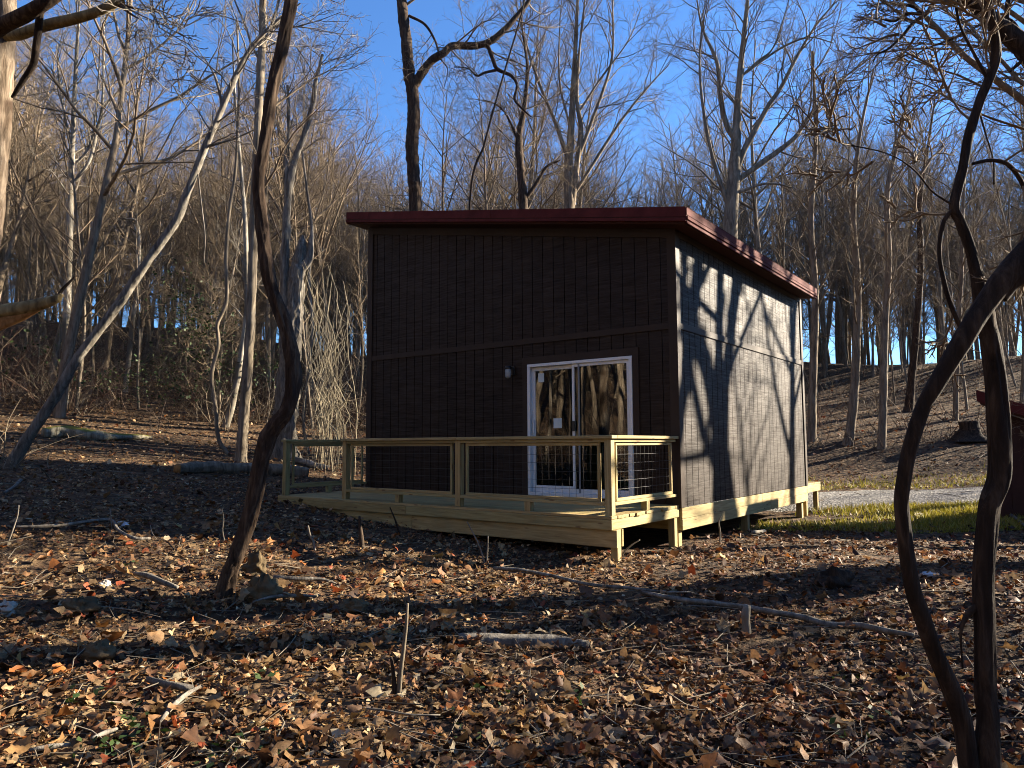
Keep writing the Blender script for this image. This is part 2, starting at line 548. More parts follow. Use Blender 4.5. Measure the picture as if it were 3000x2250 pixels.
def ground_mat():
    m, nt, b, out = new_mat('forest_floor')
    p = coords(nt, (1, 1, 1))
    vo = N(nt, 'ShaderNodeTexVoronoi'); vo.inputs['Scale'].default_value = 11; vo.inputs['Randomness'].default_value = 1
    wn = N(nt, 'ShaderNodeTexNoise'); wn.inputs['Scale'].default_value = 9; nt.links.new(p, wn.inputs['Vector'])
    wa = N(nt, 'ShaderNodeVectorMath', operation='MULTIPLY_ADD'); nt.links.new(wn.outputs['Color'], wa.inputs[0]); wa.inputs[1].default_value = (.12, .12, .12); nt.links.new(p, wa.inputs[2])
    nt.links.new(wa.outputs[0], vo.inputs['Vector'])
    sp = N(nt, 'ShaderNodeSeparateColor'); nt.links.new(vo.outputs['Color'], sp.inputs[0])
    leafc = ramp(nt, sp.outputs[0], [(0, (.02, .012, .008)), (.3, (.055, .031, .017)), (.6, (.11, .066, .033)), (.85, (.18, .118, .062)), (1, (.10, .04, .018))])
    n2 = noise(nt, p, .55, 4)
    c = mixc(nt, ramp(nt, n2, [(.42, 0.0), (.68, .55)]), leafc, (.025, .018, .012))
    nt.links.new(c, b.inputs['Base Color'])
    b.inputs['Roughness'].default_value = .92
    b.inputs['Specular IOR Level'].default_value = .2
    hs = N(nt, 'ShaderNodeMath', operation='ADD'); nt.links.new(vo.outputs['Distance'], hs.inputs[0]); nt.links.new(noise(nt, p, 30, 5), hs.inputs[1])
    bump(nt, b, hs.outputs[0], .9, .05)
    return m
M['ground'] = ground_mat()

def gravel_mat():
    m, nt, b, out = new_mat('gravel')
    p = coords(nt, (1, 1, 1))
    vo = N(nt, 'ShaderNodeTexVoronoi'); vo.inputs['Scale'].default_value = 22; nt.links.new(p, vo.inputs['Vector'])
    sp = N(nt, 'ShaderNodeSeparateColor'); nt.links.new(vo.outputs['Color'], sp.inputs[0])
    c = ramp(nt, sp.outputs[0], [(0, (.06, .057, .052)), (.5, (.16, .15, .135)), (1, (.31, .29, .26))])
    nt.links.new(c, b.inputs['Base Color']); b.inputs['Roughness'].default_value = .9
    bump(nt, b, vo.outputs['Distance'], 1.0, .04)
    return m
M['gravel'] = gravel_mat()

# ------------------------------------------------------------------ ground and road
def build_ground():
    nr, na = 150, 270
    rr = np.concatenate([[0.0], np.geomspace(.6, 420, nr)])
    an = np.arange(na) * 2 * np.pi / na
    V = [(0, 0, h1(0, 0))]
    X = rr[1:, None] * np.sin(an)[None]; Yv = rr[1:, None] * np.cos(an)[None]
    Z = hgt(X, Yv)
    V = np.vstack([[0, 0, float(hgt(0, 0))], np.stack([X, Yv, Z], -1).reshape(-1, 3)])
    i = np.arange(nr - 1)[:, None]; j = np.arange(na)[None]; j2 = (j + 1) % na
    F = np.stack([1 + i * na + j, 1 + (i + 1) * na + j, 1 + (i + 1) * na + j2, 1 + i * na + j2], -1).reshape(-1, 4)
    T = np.array([(0, 1 + q, 1 + (q + 1) % na) for q in range(na)])
    g = obj('ground', mesh_np('ground', V, F, T), M['ground'])
    tag(g, 'forest floor covered in fallen brown leaves', None, kind='structure')
    return g
GROUND = build_ground()

def road_center(t):      # t metres along, passing right of the cabin
    return np.array([2.0 + t, 16.9 - .05 * t + .004 * t * t])
def build_road():
    rows = []
    for t in np.arange(-4, 60, .5):
        c = road_center(t); d = road_center(t + .1) - c; d /= np.linalg.norm(d); nn = np.array([-d[1], d[0]])
        for w in np.linspace(-1.4, 1.4, 9):
            wob = .14 * math.sin(t * 1.3 + w) + .08 * math.sin(t * 3.1)
            q = c + nn * (w + (wob if abs(w) > 1.3 else 0))
            edge = abs(w) / 1.4
            rows.append((q[0], q[1], h1(q[0], q[1]) + .035 - .05 * edge ** 4))
    n = len(rows) // 9
    i = np.arange(n - 1)[:, None]; j = np.arange(8)[None]
    F = np.stack([i * 9 + j, (i + 1) * 9 + j, (i + 1) * 9 + j + 1, i * 9 + j + 1], -1).reshape(-1, 4)[:, ::-1]
    o = obj('gravel_road', mesh_np('gravel_road', rows, F), M['gravel'])
    tag(o, 'pale gravel track running behind the cabin to the right', None, kind='structure')
build_road()

# ------------------------------------------------------------------ cabin
YAW = .6476
ZD = CAM_Z - .8314
CORNER = (2.2547, 9.7913)
W, D = 6.2, 6.06
A_R, B_F, C_L = .328, .33, .311
ZR, SL = 3.935, .1908
def roof_top(x): return ZR + SL * (A_R - x)

cabin = empty('cabin', (CORNER[0], CORNER[1], ZD), -YAW)
tag(cabin, 'dark brown board-sided cabin with slanted red metal roof', 'cabin')

DX0, DX1, DZ0, DZ1 = -2.492, -.662, .044, 2.074    # door opening
BAND0, BAND1 = 2.40, 2.49
BW, GAP = .2032, .013
SOFF = .20

def wall_boards(wall, along, length, fixed, outward, top_fn, holes=()):
    """vertical siding boards of one wall; along 'x' runs from -length..0 , 'y' from 0..length"""
    n = int(round(length / BW)); bw = length / n
    for k in range(n):
        a0 = k * bw + GAP / 2; a1 = (k + 1) * bw - GAP / 2
        if along == 'x': s0, s1 = -length + a0, -length + a1
        else: s0, s1 = a0, a1
        spans = [(-.03, BAND0 + .02), (BAND0 + .03, None)]
        for (z0, z1) in spans:
            zt0 = z1 if z1 is not None else top_fn(s0); zt1 = z1 if z1 is not None else top_fn(s1)
            pieces = [(s0, s1, z0, zt0, zt1)]
            for (h0, h1_, hz0, hz1) in holes:
                new = []
                for (p0, p1, q0, t0, t1) in pieces:
                    if p1 <= h0 or p0 >= h1_ or q0 >= hz1 or max(t0, t1) <= hz0:
                        new.append((p0, p1, q0, t0, t1)); continue
                    if p0 < h0 - .02: new.append((p0, h0, q0, t0, t1))
                    if p1 > h1_ + .02: new.append((h1_, p1, q0, t0, t1))
                    if max(t0, t1) > hz1: new.append((max(p0, h0), min(p1, h1_), hz1, t0, t1))
                pieces = new
            for (p0, p1, q0, t0, t1) in pieces:
                f0, f1 = (fixed - .016, fixed) if outward < 0 else (fixed, fixed + .016)
                prism('siding_board', [(p0, q0), (p1, q0), (p1, t1), (p0, t0)], 'y' if along == 'x' else 'x', f0, f1, M['siding'], wall)

def wall_sheet(name, quads, mat):
    """sheathing built from boxes (x0,x1,y0,y1,z0,z1), joined"""
    L = []
    for (poly, axis, a0, a1) in quads:
        n = len(poly)
        V = np.array([((s, a, t) if axis == 'y' else (a, s, t)) for a in (a0, a1) for (s, t) in poly], float)
        if n == 4:
            F = [(0, 1, 2, 3), (7, 6, 5, 4)] + [(k, k + 4, (k + 1) % 4 + 4, (k + 1) % 4) for k in range(4)]
        L.append((V, np.array(F), None))
    V, F, T = join_arrays(L)
    return obj(name, mesh_np(name, V, F, T, False), mat, cabin)

top_in = lambda x: roof_top(x) - SOFF
# front wall with door hole
fw = wall_sheet('wall', [
    ([(-W, -.03), (DX0, -.03), (DX0, top_in(DX0)), (-W, top_in(-W))], 'y', 0, .12),
    ([(DX0, DZ1), (DX1, DZ1), (DX1, top_in(DX1)), (DX0, top_in(DX0))], 'y', 0, .12),
    ([(DX1, -.03), (0, -.03), (0, top_in(0)), (DX1, top_in(DX1))], 'y', 0, .12)], M['black'])
wall_boards(fw, 'x', W, 0.0, -1, lambda x: top_in(x) - .005, [(DX0 - .005, DX1 + .005, -.1, DZ1 + .005)])
rw = wall_sheet('wall', [([(.12, -.03), (D, -.03), (D, top_in(0)), (.12, top_in(0))], 'x', -.12, 0)], M['black'])
wall_boards(rw, 'y', D, 0.0, 1, lambda y: top_in(0) - .005)
lw = wall_sheet('wall', [([(.12, -.03), (2.0, -.03), (2.0, top_in(-W)), (.12, top_in(-W))], 'x', -W, -W + .12),
                              ([(2.0, -.03), (3.2, -.03), (3.2, .95), (2.0, .95)], 'x', -W, -W + .12),
                              ([(2.0, 2.05), (3.2, 2.05), (3.2, top_in(-W)), (2.0, top_in(-W))], 'x', -W, -W + .12),
                              ([(3.2, -.03), (D - .12, -.03), (D - .12, top_in(-W)), (3.2, top_in(-W))], 'x', -W, -W + .12)], M['black'])
wall_boards(lw, 'y', D, -W, -1, lambda y: top_in(-W) - .005, [(2.0, 3.2, .95, 2.05)])
BWX0, BWX1, BWZ0, BWZ1 = -3.3, -2.2, .95, 2.05
bw_ = wall_sheet('wall', [
    ([(-W, -.03), (BWX0, -.03), (BWX0, top_in(BWX0)), (-W, top_in(-W))], 'y', D - .12, D),
    ([(BWX0, BWZ1), (BWX1, BWZ1), (BWX1, top_in(BWX1)), (BWX0, top_in(BWX0))], 'y', D - .12, D),
    ([(BWX0, -.03), (BWX1, -.03), (BWX1, BWZ0), (BWX0, BWZ0)], 'y', D - .12, D),
    ([(BWX1, -.03), (-.12, -.03), (-.12, top_in(-.12)), (BWX1, top_in(BWX1))], 'y', D - .12, D)], M['black'])
wall_boards(bw_, 'x', W, D, 1, lambda x: top_in(x) - .005, [(BWX0, BWX1, BWZ0, BWZ1)])
# windows at the back and left
wn_ = obj('window', box_mesh(BWX1 - BWX0, .01, BWZ1 - BWZ0, M['glass']), None, cabin, ((BWX0 + BWX1) / 2, D - .05, (BWZ0 + BWZ1) / 2))
for (x0, x1, z0, z1) in ((BWX0, BWX1, BWZ0, BWZ0 + .05), (BWX0, BWX1, BWZ1 - .05, BWZ1), (BWX0, BWX0 + .05, BWZ0 + .05, BWZ1 - .05), (BWX1 - .05, BWX1, BWZ0 + .05, BWZ1 - .05)):
    o = box('window_frame', x0, x1, D - .08, D + .02, z0, z1, M['vinyl'], wn_); o.matrix_parent_inverse = Matrix.Translation(-wn_.location)
wl_ = obj('window', box_mesh(.01, 1.2, 1.1, M['glass']), None, cabin, (-W + .05, 2.6, 1.5))
# interior surfaces
box('cabin_floor', -W + .125, -.125, .125, D - .125, -.05, .02, M['interior_floor'], cabin)
box('inner_lining', -.134, -.125, .14, D - .14, .03, 3.5, M['interior'], cabin)
box('inner_lining', -W + .14, -.14, D - .133, D - .1245, .03, BWZ0, M['interior'], cabin)
box('inner_lining', -W + .14, BWX0, D - .133, D - .1245, BWZ0 + .002, 3.5, M['interior'], cabin)
box('inner_lining', BWX1, -.14, D - .133, D - .1245, BWZ0 + .002, 3.5, M['interior'], cabin)
box('counter', -1.9, -.2, D - .75, D - .15, .03, .92, M['interior'], cabin)
box('loft_post', -3.05, -2.95, 3.4, 3.5, .03, 2.5, M['lum_z'], cabin)
box('loft_beam', -W + .15, -.15, 3.38, 3.52, 2.5, 2.7, M['interior'], cabin)

# trim boards
T_ = .022
def tr(x0, x1, y0, y1, z0, z1, name='trim_board'):
    return box(name, x0, x1, y0, y1, z0, z1, M['trim'], cabin, .002)
F0 = -.016
prism('corner_board', [(-.092, -.035), (.016 + T_, -.035), (.016 + T_, top_in(.03)), (-.092, top_in(-.092))], 'y', F0 - T_, F0 - .0005, M['trim'], cabin)
prism('corner_board', [(-W - .016 - T_, -.035), (-W + .092, -.035), (-W + .092, top_in(-W + .09)), (-W - .016 - T_, top_in(-W))], 'y', F0 - T_, F0 - .0005, M['trim'], cabin)
tr(.0165, .016 + T_ - .001, F0 + .001, .092, -.035, top_in(.03) - .03, 'corner_board')
tr(.0165, .016 + T_ - .001, D - .09, D + .03, -.035, top_in(.03) - .03, 'corner_board')
tr(-W - .016 - T_, -W - .0165, F0 + .001, .092, -.035, top_in(-W) - .02, 'corner_board')
tr(-W - .016 - T_, -W - .0165, D - .09, D + .03, -.035, top_in(-W) - .02, 'corner_board')
tr(-W + .0925, -.0925, F0 - T_ + .002, F0 - .0005, BAND0, BAND1, 'band_board')
tr(.0165, .016 + T_ - .003, .0925, D - .0905, BAND0, BAND1, 'band_board')
tr(-W - .016 - T_ + .003, -W - .0165, .0925, D - .0905, BAND0, BAND1, 'band_board')
prism('frieze_board', [(-W + .0925, top_in(-W + .09) - .13), (-.0925, top_in(-.09) - .13), (-.0925, top_in(-.09) - .002), (-W + .0925, top_in(-W + .09) - .002)], 'y', F0 - T_ + .003, F0 - .0005, M['trim'], cabin)
tr(.0165, .016 + T_ - .004, .0925, D - .0905, top_in(0) - .1, top_in(.04) - .004, 'frieze_board')
# door casing
tr(DX0 - .10, DX1 + .10, F0 - T_, F0 - .0005, DZ1 + .003, DZ1 + .115, 'door_casing')
tr(DX0 - .10, DX0 - .003, F0 - T_, F0 - .0005, -.03, DZ1 + .0025, 'door_casing')
tr(DX1 + .003, DX1 + .10, F0 - T_, F0 - .0005, -.03, DZ1 + .0025, 'door_casing')

# roof
def roof_part(name, x0, x1, y0, y1, t_top, t_bot, mat, parent):
    return prism(name, [(x0, roof_top(x0) - t_bot), (x1, roof_top(x1) - t_bot), (x1, roof_top(x1) - t_top), (x0, roof_top(x0) - t_top)], 'y', y0, y1, mat, parent)
XL, XR, YF, YB = -W - C_L, A_R, -B_F, D + .05
roof = roof_part('roof', XL, XR, YF, YB, .012, .05, M['roof'], cabin)
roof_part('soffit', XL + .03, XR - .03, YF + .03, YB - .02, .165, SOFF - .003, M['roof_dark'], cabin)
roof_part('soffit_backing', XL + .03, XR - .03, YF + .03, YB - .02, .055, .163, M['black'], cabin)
for k in range(9):                                     # standing ribs of the metal sheets, and seams seen on the edge
    y = YF + .25 + k * .72
    roof_part('rib', XL + .02, XR - .02, y, y + .03, -.018, .0115, M['roof'], roof)
# rake trim along the front: three lengths, each with a drip lip
cuts = [XL - .004, XL + .62, -2.98, XR + .006]
for a, b in zip(cuts[:-1], cuts[1:]):
    q = roof_part('rake_trim', a, b - .004, YF - .014, YF - .001, -.02, .112, M['roof'], roof)
    roof_part('rake_trim', a, b - .004, YF - .004, YF - .001, .1125, .1275, M['roof_dark'], roof)  # set-back line between the steps, its shade put in as darker colour
    roof_part('rake_trim', a, b - .004, YF - .026, YF - .001, .128, .165, M['roof'], roof)
    roof_part('rake_trim', a, b - .004, YF - .030, YF + .06, .1655, .172, M['roof'], roof)
    roof_part('rake_trim', a, b - .004, YF - .014, YF + .10, -.026, -.0205, M['roof'], roof)
for x in np.arange(XL + .15, XR, .62):
    zt = roof_top(x)
    box('screw', x - .007, x + .007, YF - .027, YF - .0215, zt - .152, zt - .138, M['roof_dark'], roof)
# eave trim along the right
ecuts = [YF - .008, 1.6, 3.7, YB + .01]
def eave(name, x0, x1, y0, y1, z0, z1, mat): return box(name, x0, x1, y0, y1, ZR + z0, ZR + z1, mat, roof, .002)
for a, b in zip(ecuts[:-1], ecuts[1:]):
    eave('eave_trim', XR + .007, XR + .017, a, b - .004, -.088, .012, M['roof'])
    eave('eave_trim', XR + .007, XR + .010, a, b - .004, -.102, -.0885, M['roof_dark'])  # upper recess line, shade given by the darker colour
    eave('eave_trim', XR + .007, XR + .030, a, b - .004, -.150, -.1025, M['roof'])
    eave('eave_trim', XR + .007, XR + .010, a, b - .004, -.165, -.1505, M['roof_dark'])  # lower recess, darkened the same way to stand for shade
    eave('eave_trim', XR + .007, XR + .022, a, b - .004, -.205, -.1655, M['roof'])
    eave('eave_trim', XR - .10, XR + .02, a, b - .004, .0125, .019, M['roof'])
roof_part('rake_trim', XL, XR, YB + .001, YB + .014, -.02, .17, M['roof'], roof)
prism('fascia', [(YF, roof_top(XL) - .19), (YB, roof_top(XL) - .19), (YB, roof_top(XL) + .012), (YF, roof_top(XL) + .012)], 'x', XL - .022, XL - .006, M['roof'], roof)

# floor frame skirt and footing posts
def lb(name, x0, x1, y0, y1, z0, z1, parent, c=.004):
    d = (x1 - x0, y1 - y0, z1 - z0); ax = d.index(max(d))
    return box(name, x0, x1, y0, y1, z0, z1, M[('lum_x', 'lum_y', 'lum_z')[ax]], parent, c)
lb('skirt_board', -.015, .022, .012, 3.3, -.185, -.04, cabin)
lb('skirt_board', -.015, .022, 3.304, D + .01, -.185, -.04, cabin)
lb('skirt_board', -.013, .026, .008, D * .62, -.335, -.188, cabin)
lb('skirt_board', -.013, .026, D * .62 + .004, D + .014, -.335, -.188, cabin)
lb('skirt_board', -W, -.02, D - .02, D + .018, -.335, -.04, cabin)
lb('skirt_board', -W - .022, -W + .015, 0, D - .03, -.335, -.04, cabin)
lb('floor_joist', -W + .02, -.02, .02, .058, -.335, -.055, cabin)
for x in (-.10, -2.1, -4.1, -6.1):
    for y in (.08, 2.78, 5.92):
        wx = CORNER[0] + math.cos(YAW) * x + math.sin(YAW) * y; wy = CORNER[1] - math.sin(YAW) * x + math.cos(YAW) * y
        gz = h1(wx, wy) - ZD - .15
        if gz < -.36: lb('footing_post', x - .055, x + .055, y - .055, y + .055, gz, -.338, cabin)

# sliding door
dr = obj('sliding_door', box_mesh(DX1 - DX0, .10, .05, M['vinyl']), None, cabin, ((DX0 + DX1) / 2, 0, DZ0 + .025))
def dpart(name, x0, x1, y0, y1, z0, z1, mat):
    c = dr.location
    me = box_mesh(x1 - x0, y1 - y0, z1 - z0, M[mat], .002)
    return obj(name, me, None, dr, ((x0 + x1) / 2 - c[0], (y0 + y1) / 2 - c[1], (z0 + z1) / 2 - c[2]))
fy0, fy1 = -.05, .05
dpart('door_frame', DX0, DX1, fy0, fy1, DZ1 - .045, DZ1, 'vinyl')
dpart('door_frame', DX0, DX0 + .05, fy0, fy1, DZ0 + .0505, DZ1 - .0455, 'vinyl')
dpart('door_frame', DX1 - .05, DX1, fy0, fy1, DZ0 + .0505, DZ1 - .0455, 'vinyl')
MX = -1.655
def sash(x0, x1, y0, y1, wl, wr, wt_, wb, mat='vinyl', name='sash'):
    z0, z1 = DZ0 + .052, DZ1 - .047
    dpart(name, x0, x1, y0, y1, z0, z0 + wb, mat); dpart(name, x0, x1, y0, y1, z1 - wt_, z1, mat)
    dpart(name, x0, x0 + wl, y0, y1, z0 + wb + .0005, z1 - wt_ - .0005, mat); dpart(name, x1 - wr, x1, y0, y1, z0 + wb + .0005, z1 - wt_ - .0005, mat)
    return x0 + wl, x1 - wr, z0 + wb, z1 - wt_
a = sash(DX0 + .0505, MX + .02, .012, .045, .06, .05, .06, .10)
dpart('pane', a[0], a[1], .026, .031, a[2], a[3], 'glass')
a = sash(MX - .025, DX1 - .0505, -.026, .008, .04, .045, .045, .07)
dpart('pane', a[0], a[1], -.011, -.006, a[2], a[3], 'glass')
dpart('screen_stile', MX + .085, MX + .115, -.036, -.0265, DZ0 + .06, DZ1 - .06, 'vinyl_grey')
dpart('handle', MX - .012, MX + .03, -.055, -.0365, 1.02, 1.17, 'black')
dpart('handle', DX0 + .066, DX0 + .098, -.01, .0115, 1.0, 1.2, 'vinyl')
dpart('sticker', -2.05, -1.90, .0225, .0255, 1.07, 1.22, 'paper')
dpart('sticker', -2.33, -2.22, .0225, .0255, 1.79, 1.93, 'paper')
# wall lamp
lp = obj('wall_lamp', box_mesh(.11, .03, .14, M['black']), None, cabin, (-2.80, F0 - .0155, 2.0))
obj('lamp_arm', box_mesh(.03, .09, .03, M['black']), None, lp, (0, -.055, .04))
def lathe(prof, k=14):
    n = len(prof); an = np.arange(k) * 2 * np.pi / k
    V = np.array([(r * math.cos(t), r * math.sin(t), z) for r, z in prof for t in an])
    i = np.arange(n - 1)[:, None]; j = np.arange(k)[None]; j2 = (j + 1) % k
    return V, np.stack([i * k + j, i * k + j2, (i + 1) * k + j2, (i + 1) * k + j], -1).reshape(-1, 4)
V, F = lathe([(.0, .05), (.045, .045), (.055, .02), (.055, 0), (.0, 0)]); obj('lamp_cap', mesh_np('lamp_cap', V, F), M['black'], lp, (0, -.105, .02))
V, F = lathe([(.045, 0), (.05, -.03), (.05, -.12), (.035, -.145), (0, -.15)]); obj('lamp_shade', mesh_np('lamp_shade', V, F), M['lamp_glass'], lp, (0, -.105, .019))

# ------------------------------------------------------------------ deck
deck = empty('deck', (CORNER[0], CORNER[1], ZD), -YAW)
tag(deck, 'new pale lumber deck with wire mesh railing along the cabin front', 'deck')
DL, DD = 6.31, 1.875
nb = 13
bwid = (DD - .01) / nb
for k in range(nb):
    y0 = -DD + .002 + k * bwid
    ov = rng.uniform(-.004, .03)
    sp = -rng.choice([2.4, 3.0, 3.66, 3.9])
    if k == 0:
        lb('deck_board', -DL - .012, sp - .002, y0, y0 + bwid - .007, -.034, 0, deck); lb('deck_board', sp, .002, y0, y0 + bwid - .007, -.034, 0, deck)
    else:
        lb('deck_board', -DL, sp - .002, y0, y0 + bwid - .007, -.036, 0, deck); lb('deck_board', sp, .0 + ov, y0, y0 + bwid - .007, -.036, 0, deck)
lb('rim_board', -DL, -3.30, -DD - .004, -DD + .034, -.155, -.0365, deck)
lb('rim_board', -3.296, 0.004, -DD - .004, -DD + .034, -.155, -.0365, deck)
lb('rim_board', -.036, .0, -DD + .035, -.04, -.155, -.0385, deck)
lb('rim_board', -DL, -DL + .038, -DD + .035, -.04, -.155, -.0385, deck)
lb('beam_board', -DL + .12, -3.22, -DD + .036, -DD + .074, -.355, -.157, deck)
lb('beam_board', -3.216, .045, -DD + .036, -DD + .074, -.355, -.157, deck)
lb('beam_board', -DL + .12, .03, -DD + .19, -DD + .228, -.355, -.157, deck)
for x in (-1.0, -2.0, -3.0, -4.0, -5.0):
    lb('joist', x - .019, x + .019, -DD + .036, -.045, -.155, -.0385, deck)
for x, y in ((-.02, -DD + .132), (-3.2, -DD + .132), (-6.0, -DD + .132), (-.06, -.12)):
    wx = CORNER[0] + math.cos(YAW) * x + math.sin(YAW) * y; wy = CORNER[1] - math.sin(YAW) * x + math.cos(YAW) * y
    lb('deck_post', x - .045, x + .045, y - .045, y + .045, h1(wx, wy) - ZD - .2, -.1565, deck)
# railing
PH = .888
PW = .089
def post(x, y): lb('railing_post', x - PW / 2, x + PW / 2, y - PW / 2, y + PW / 2, .0005, PH, deck)
yF = -DD + .075
posts_x = [-.055, -2.36, -4.68]
for x in posts_x: post(x, yF)
post(-6.20, yF)
def wire_panel(along, s0, s1, fixed, z0, z1):
    tb = Tubes()
    n = max(1, int(round((s1 - s0) / .1016)))
    r = .0019
    f = lambda s, z: (s, fixed, z) if along == 'x' else (fixed, s, z)
    for k in range(1, n):
        s = s0 + (s1 - s0) * k / n + rng.uniform(-.004, .004)
        tb.add([f(s, z0), f(s + rng.uniform(-.003, .003), (z0 + z1) / 2), f(s, z1)], [r] * 3, 4)
    m_ = int(round((z1 - z0) / .1016))
    for k in range(1, m_):
        z = z0 + (z1 - z0) * k / m_
        tb.add([f(s0, z), f((s0 + s1) / 2, z - .004), f(s1, z)], [r] * 3, 4)
    return obj('wire_mesh', tb.mesh('wire_mesh'), M['wire'], deck)
def rail(along, s0, s1, fixed):
    """rail assembly between two posts"""
    i0, i1 = s0 + .075, s1 - .075
    panel = wire_panel(along, i0 + .036, i1 - .036, fixed, .1925, .8075)
    def b_(name, a0, a1, w, z0, z1):
        par = panel if name == 'mesh_frame' else deck
        if along == 'x': lb(name, a0, a1, fixed - w / 2, fixed + w / 2, z0, z1, par)
        else: lb(name, fixed - w / 2, fixed + w / 2, a0, a1, z0, z1, par)
    g = .001
    b_('top_rail', s0 + g, s1 - g, .084, .848, .8865)
    b_('bottom_rail', s0 + g, s1 - g, .084, .115, .153)
    i0, i1 = s0 + .075, s1 - .075
    b_('mesh_frame', i0, i1, .036, .808, .847)
    b_('mesh_frame', i0, i1, .036, .154, .192)
    b_('mesh_frame', i0, i0 + .036, .036, .1925, .8075)
    b_('mesh_frame', i1 - .036, i1, .036, .1925, .8075)
    mid = (s0 + s1) / 2
    if along == 'x': lb('rail_block', mid - .045, mid + .045, fixed - .04, fixed + .04, .0005, .1145, deck)
    else: lb('rail_block', fixed - .04, fixed + .04, mid - .045, mid + .045, .0005, .1145, deck)
for a, b in zip(posts_x[1:], posts_x[:-1]): rail('x', a + PW / 2, b - PW / 2, yF)
rail('y', yF + PW / 2, F0 - .05, -.055)
rail('y', yF + PW / 2, F0 - .05, -6.20)
lb('cap_rail', -4.74, -2.36, yF - .075, yF + .065, .8885, .9265, deck)
lb('cap_rail', -2.357, .022, yF - .075, yF + .065, .8885, .9265, deck)
lb('cap_rail', -.118, .022, yF + .0665, -.045, .8885, .9265, deck)
lb('cap_rail', -6.27, -6.13, yF - .06, -.045, .8885, .9265, deck)

# back landing with steps
land = empty('landing', (CORNER[0], CORNER[1], ZD), -YAW)
tag(land, 'small raw lumber landing with steps behind the cabin back corner', 'landing')
for k in range(7):
    lb('deck_board', -1.9, .02, D + .04 + k * .142, D + .04 + k * .142 + .136, -.036, 0, land)
lb('rim_board', -.02, .018, D + .03, D + 1.03, -.18, -.0375, land)
lb('rim_board', -1.9, -.022, D + .995, D + 1.03, -.18, -.0375, land)
for x, y in ((-.065, D + .94), (-1.8, D + .94), (-.065, D + .10)):
    wx = CORNER[0] + math.cos(YAW) * x + math.sin(YAW) * y; wy = CORNER[1] - math.sin(YAW) * x + math.cos(YAW) * y
    lb('landing_post', x - .045, x + .045, y - .045, y + .045, h1(wx, wy) - ZD - .15, -.0375 if y > D + .5 else -.0375, land)
for x in (-1.6, -.9):
    prism('stringer', [(D + 1.035, -.30), (D + 1.035, -.05), (D + 1.10, -.05), (D + 1.75, -.55), (D + 1.75, -.68), (D + 1.6, -.68)], 'x', x, x + .038, M['lum_y'], land)
for k in range(2):
    lb('tread', -1.66, -.80, D + 1.15 + .28 * k, D + 1.42 + .28 * k, -.22 - .2 * k, -.185 - .2 * k, land)

# ------------------------------------------------------------------ shed on the right
def build_shed():
    t = empty('shed', (8.72, 13.45, 0), -YAW)
    tag(t, 'small maroon shed with red roof edge at the right margin', 'shed')
    g = -.1
    zt = lambda x: 2.44 - .42 * x
    fwl = prism('wall', [(.22, g), (2.6, g), (2.6, zt(2.6) - .25), (.22, zt(.22) - .25)], 'y', .346, .40, M['shed'], t)
    for k in range(12):
        x0 = .22 + k * .2; x1 = x0 + .192
        prism('wall_board', [(x0, g), (x1, g), (x1, zt(x1) - .26), (x0, zt(x0) - .26)], 'y', .32, .345, M['shed'], fwl)
    prism('wall', [(.401, g), (1.3, g), (1.3, zt(.22) - .25), (.401, zt(.22) - .25)], 'x', .22, .28, M['shed'], t)
    rf = prism('roof', [(0, zt(0) - .06), (2.9, zt(2.9) - .06), (2.9, zt(2.9)), (0, zt(0))], 'y', .0, 1.5, M['roof'], t)
    prism('rake_trim', [(-.01, zt(0) - .19), (2.9, zt(2.9) - .19), (2.9, zt(2.9) + .02), (-.01, zt(0) + .02)], 'y', -.03, -.001, M['roof'], rf)
    prism('fascia', [(0, zt(0) - .18), (1.5, zt(0) - .18), (1.5, zt(0) + .015), (0, zt(0) + .015)], 'x', -.025, -.001, M['roof'], rf)
    prism('soffit', [(.02, zt(0) - .24), (2.85, zt(2.85) - .24), (2.85, zt(2.85) - .17), (.02, zt(0) - .17)], 'y', .02, 1.45, M['roof_dark'], rf)
build_shed()

# ------------------------------------------------------------------ trees
def rot_about(d, angle, az):
    """tilt unit vector d by angle towards azimuth az"""
    x, y, z = d
    if abs(z) < .9: ux, uy, uz = -y, x, 0.0
    else: ux, uy, uz = 0.0, -z, y
    l = math.sqrt(ux * ux + uy * uy + uz * uz); ux /= l; uy /= l; uz /= l
    vx, vy, vz = y * uz - z * uy, z * ux - x * uz, x * uy - y * ux
    c, s = math.cos(angle), math.sin(angle)
    ca, sa = math.cos(az), math.sin(az)
    return (x * c + (ux * ca + vx * sa) * s, y * c + (uy * ca + vy * sa) * s, z * c + (uz * ca + vz * sa) * s)

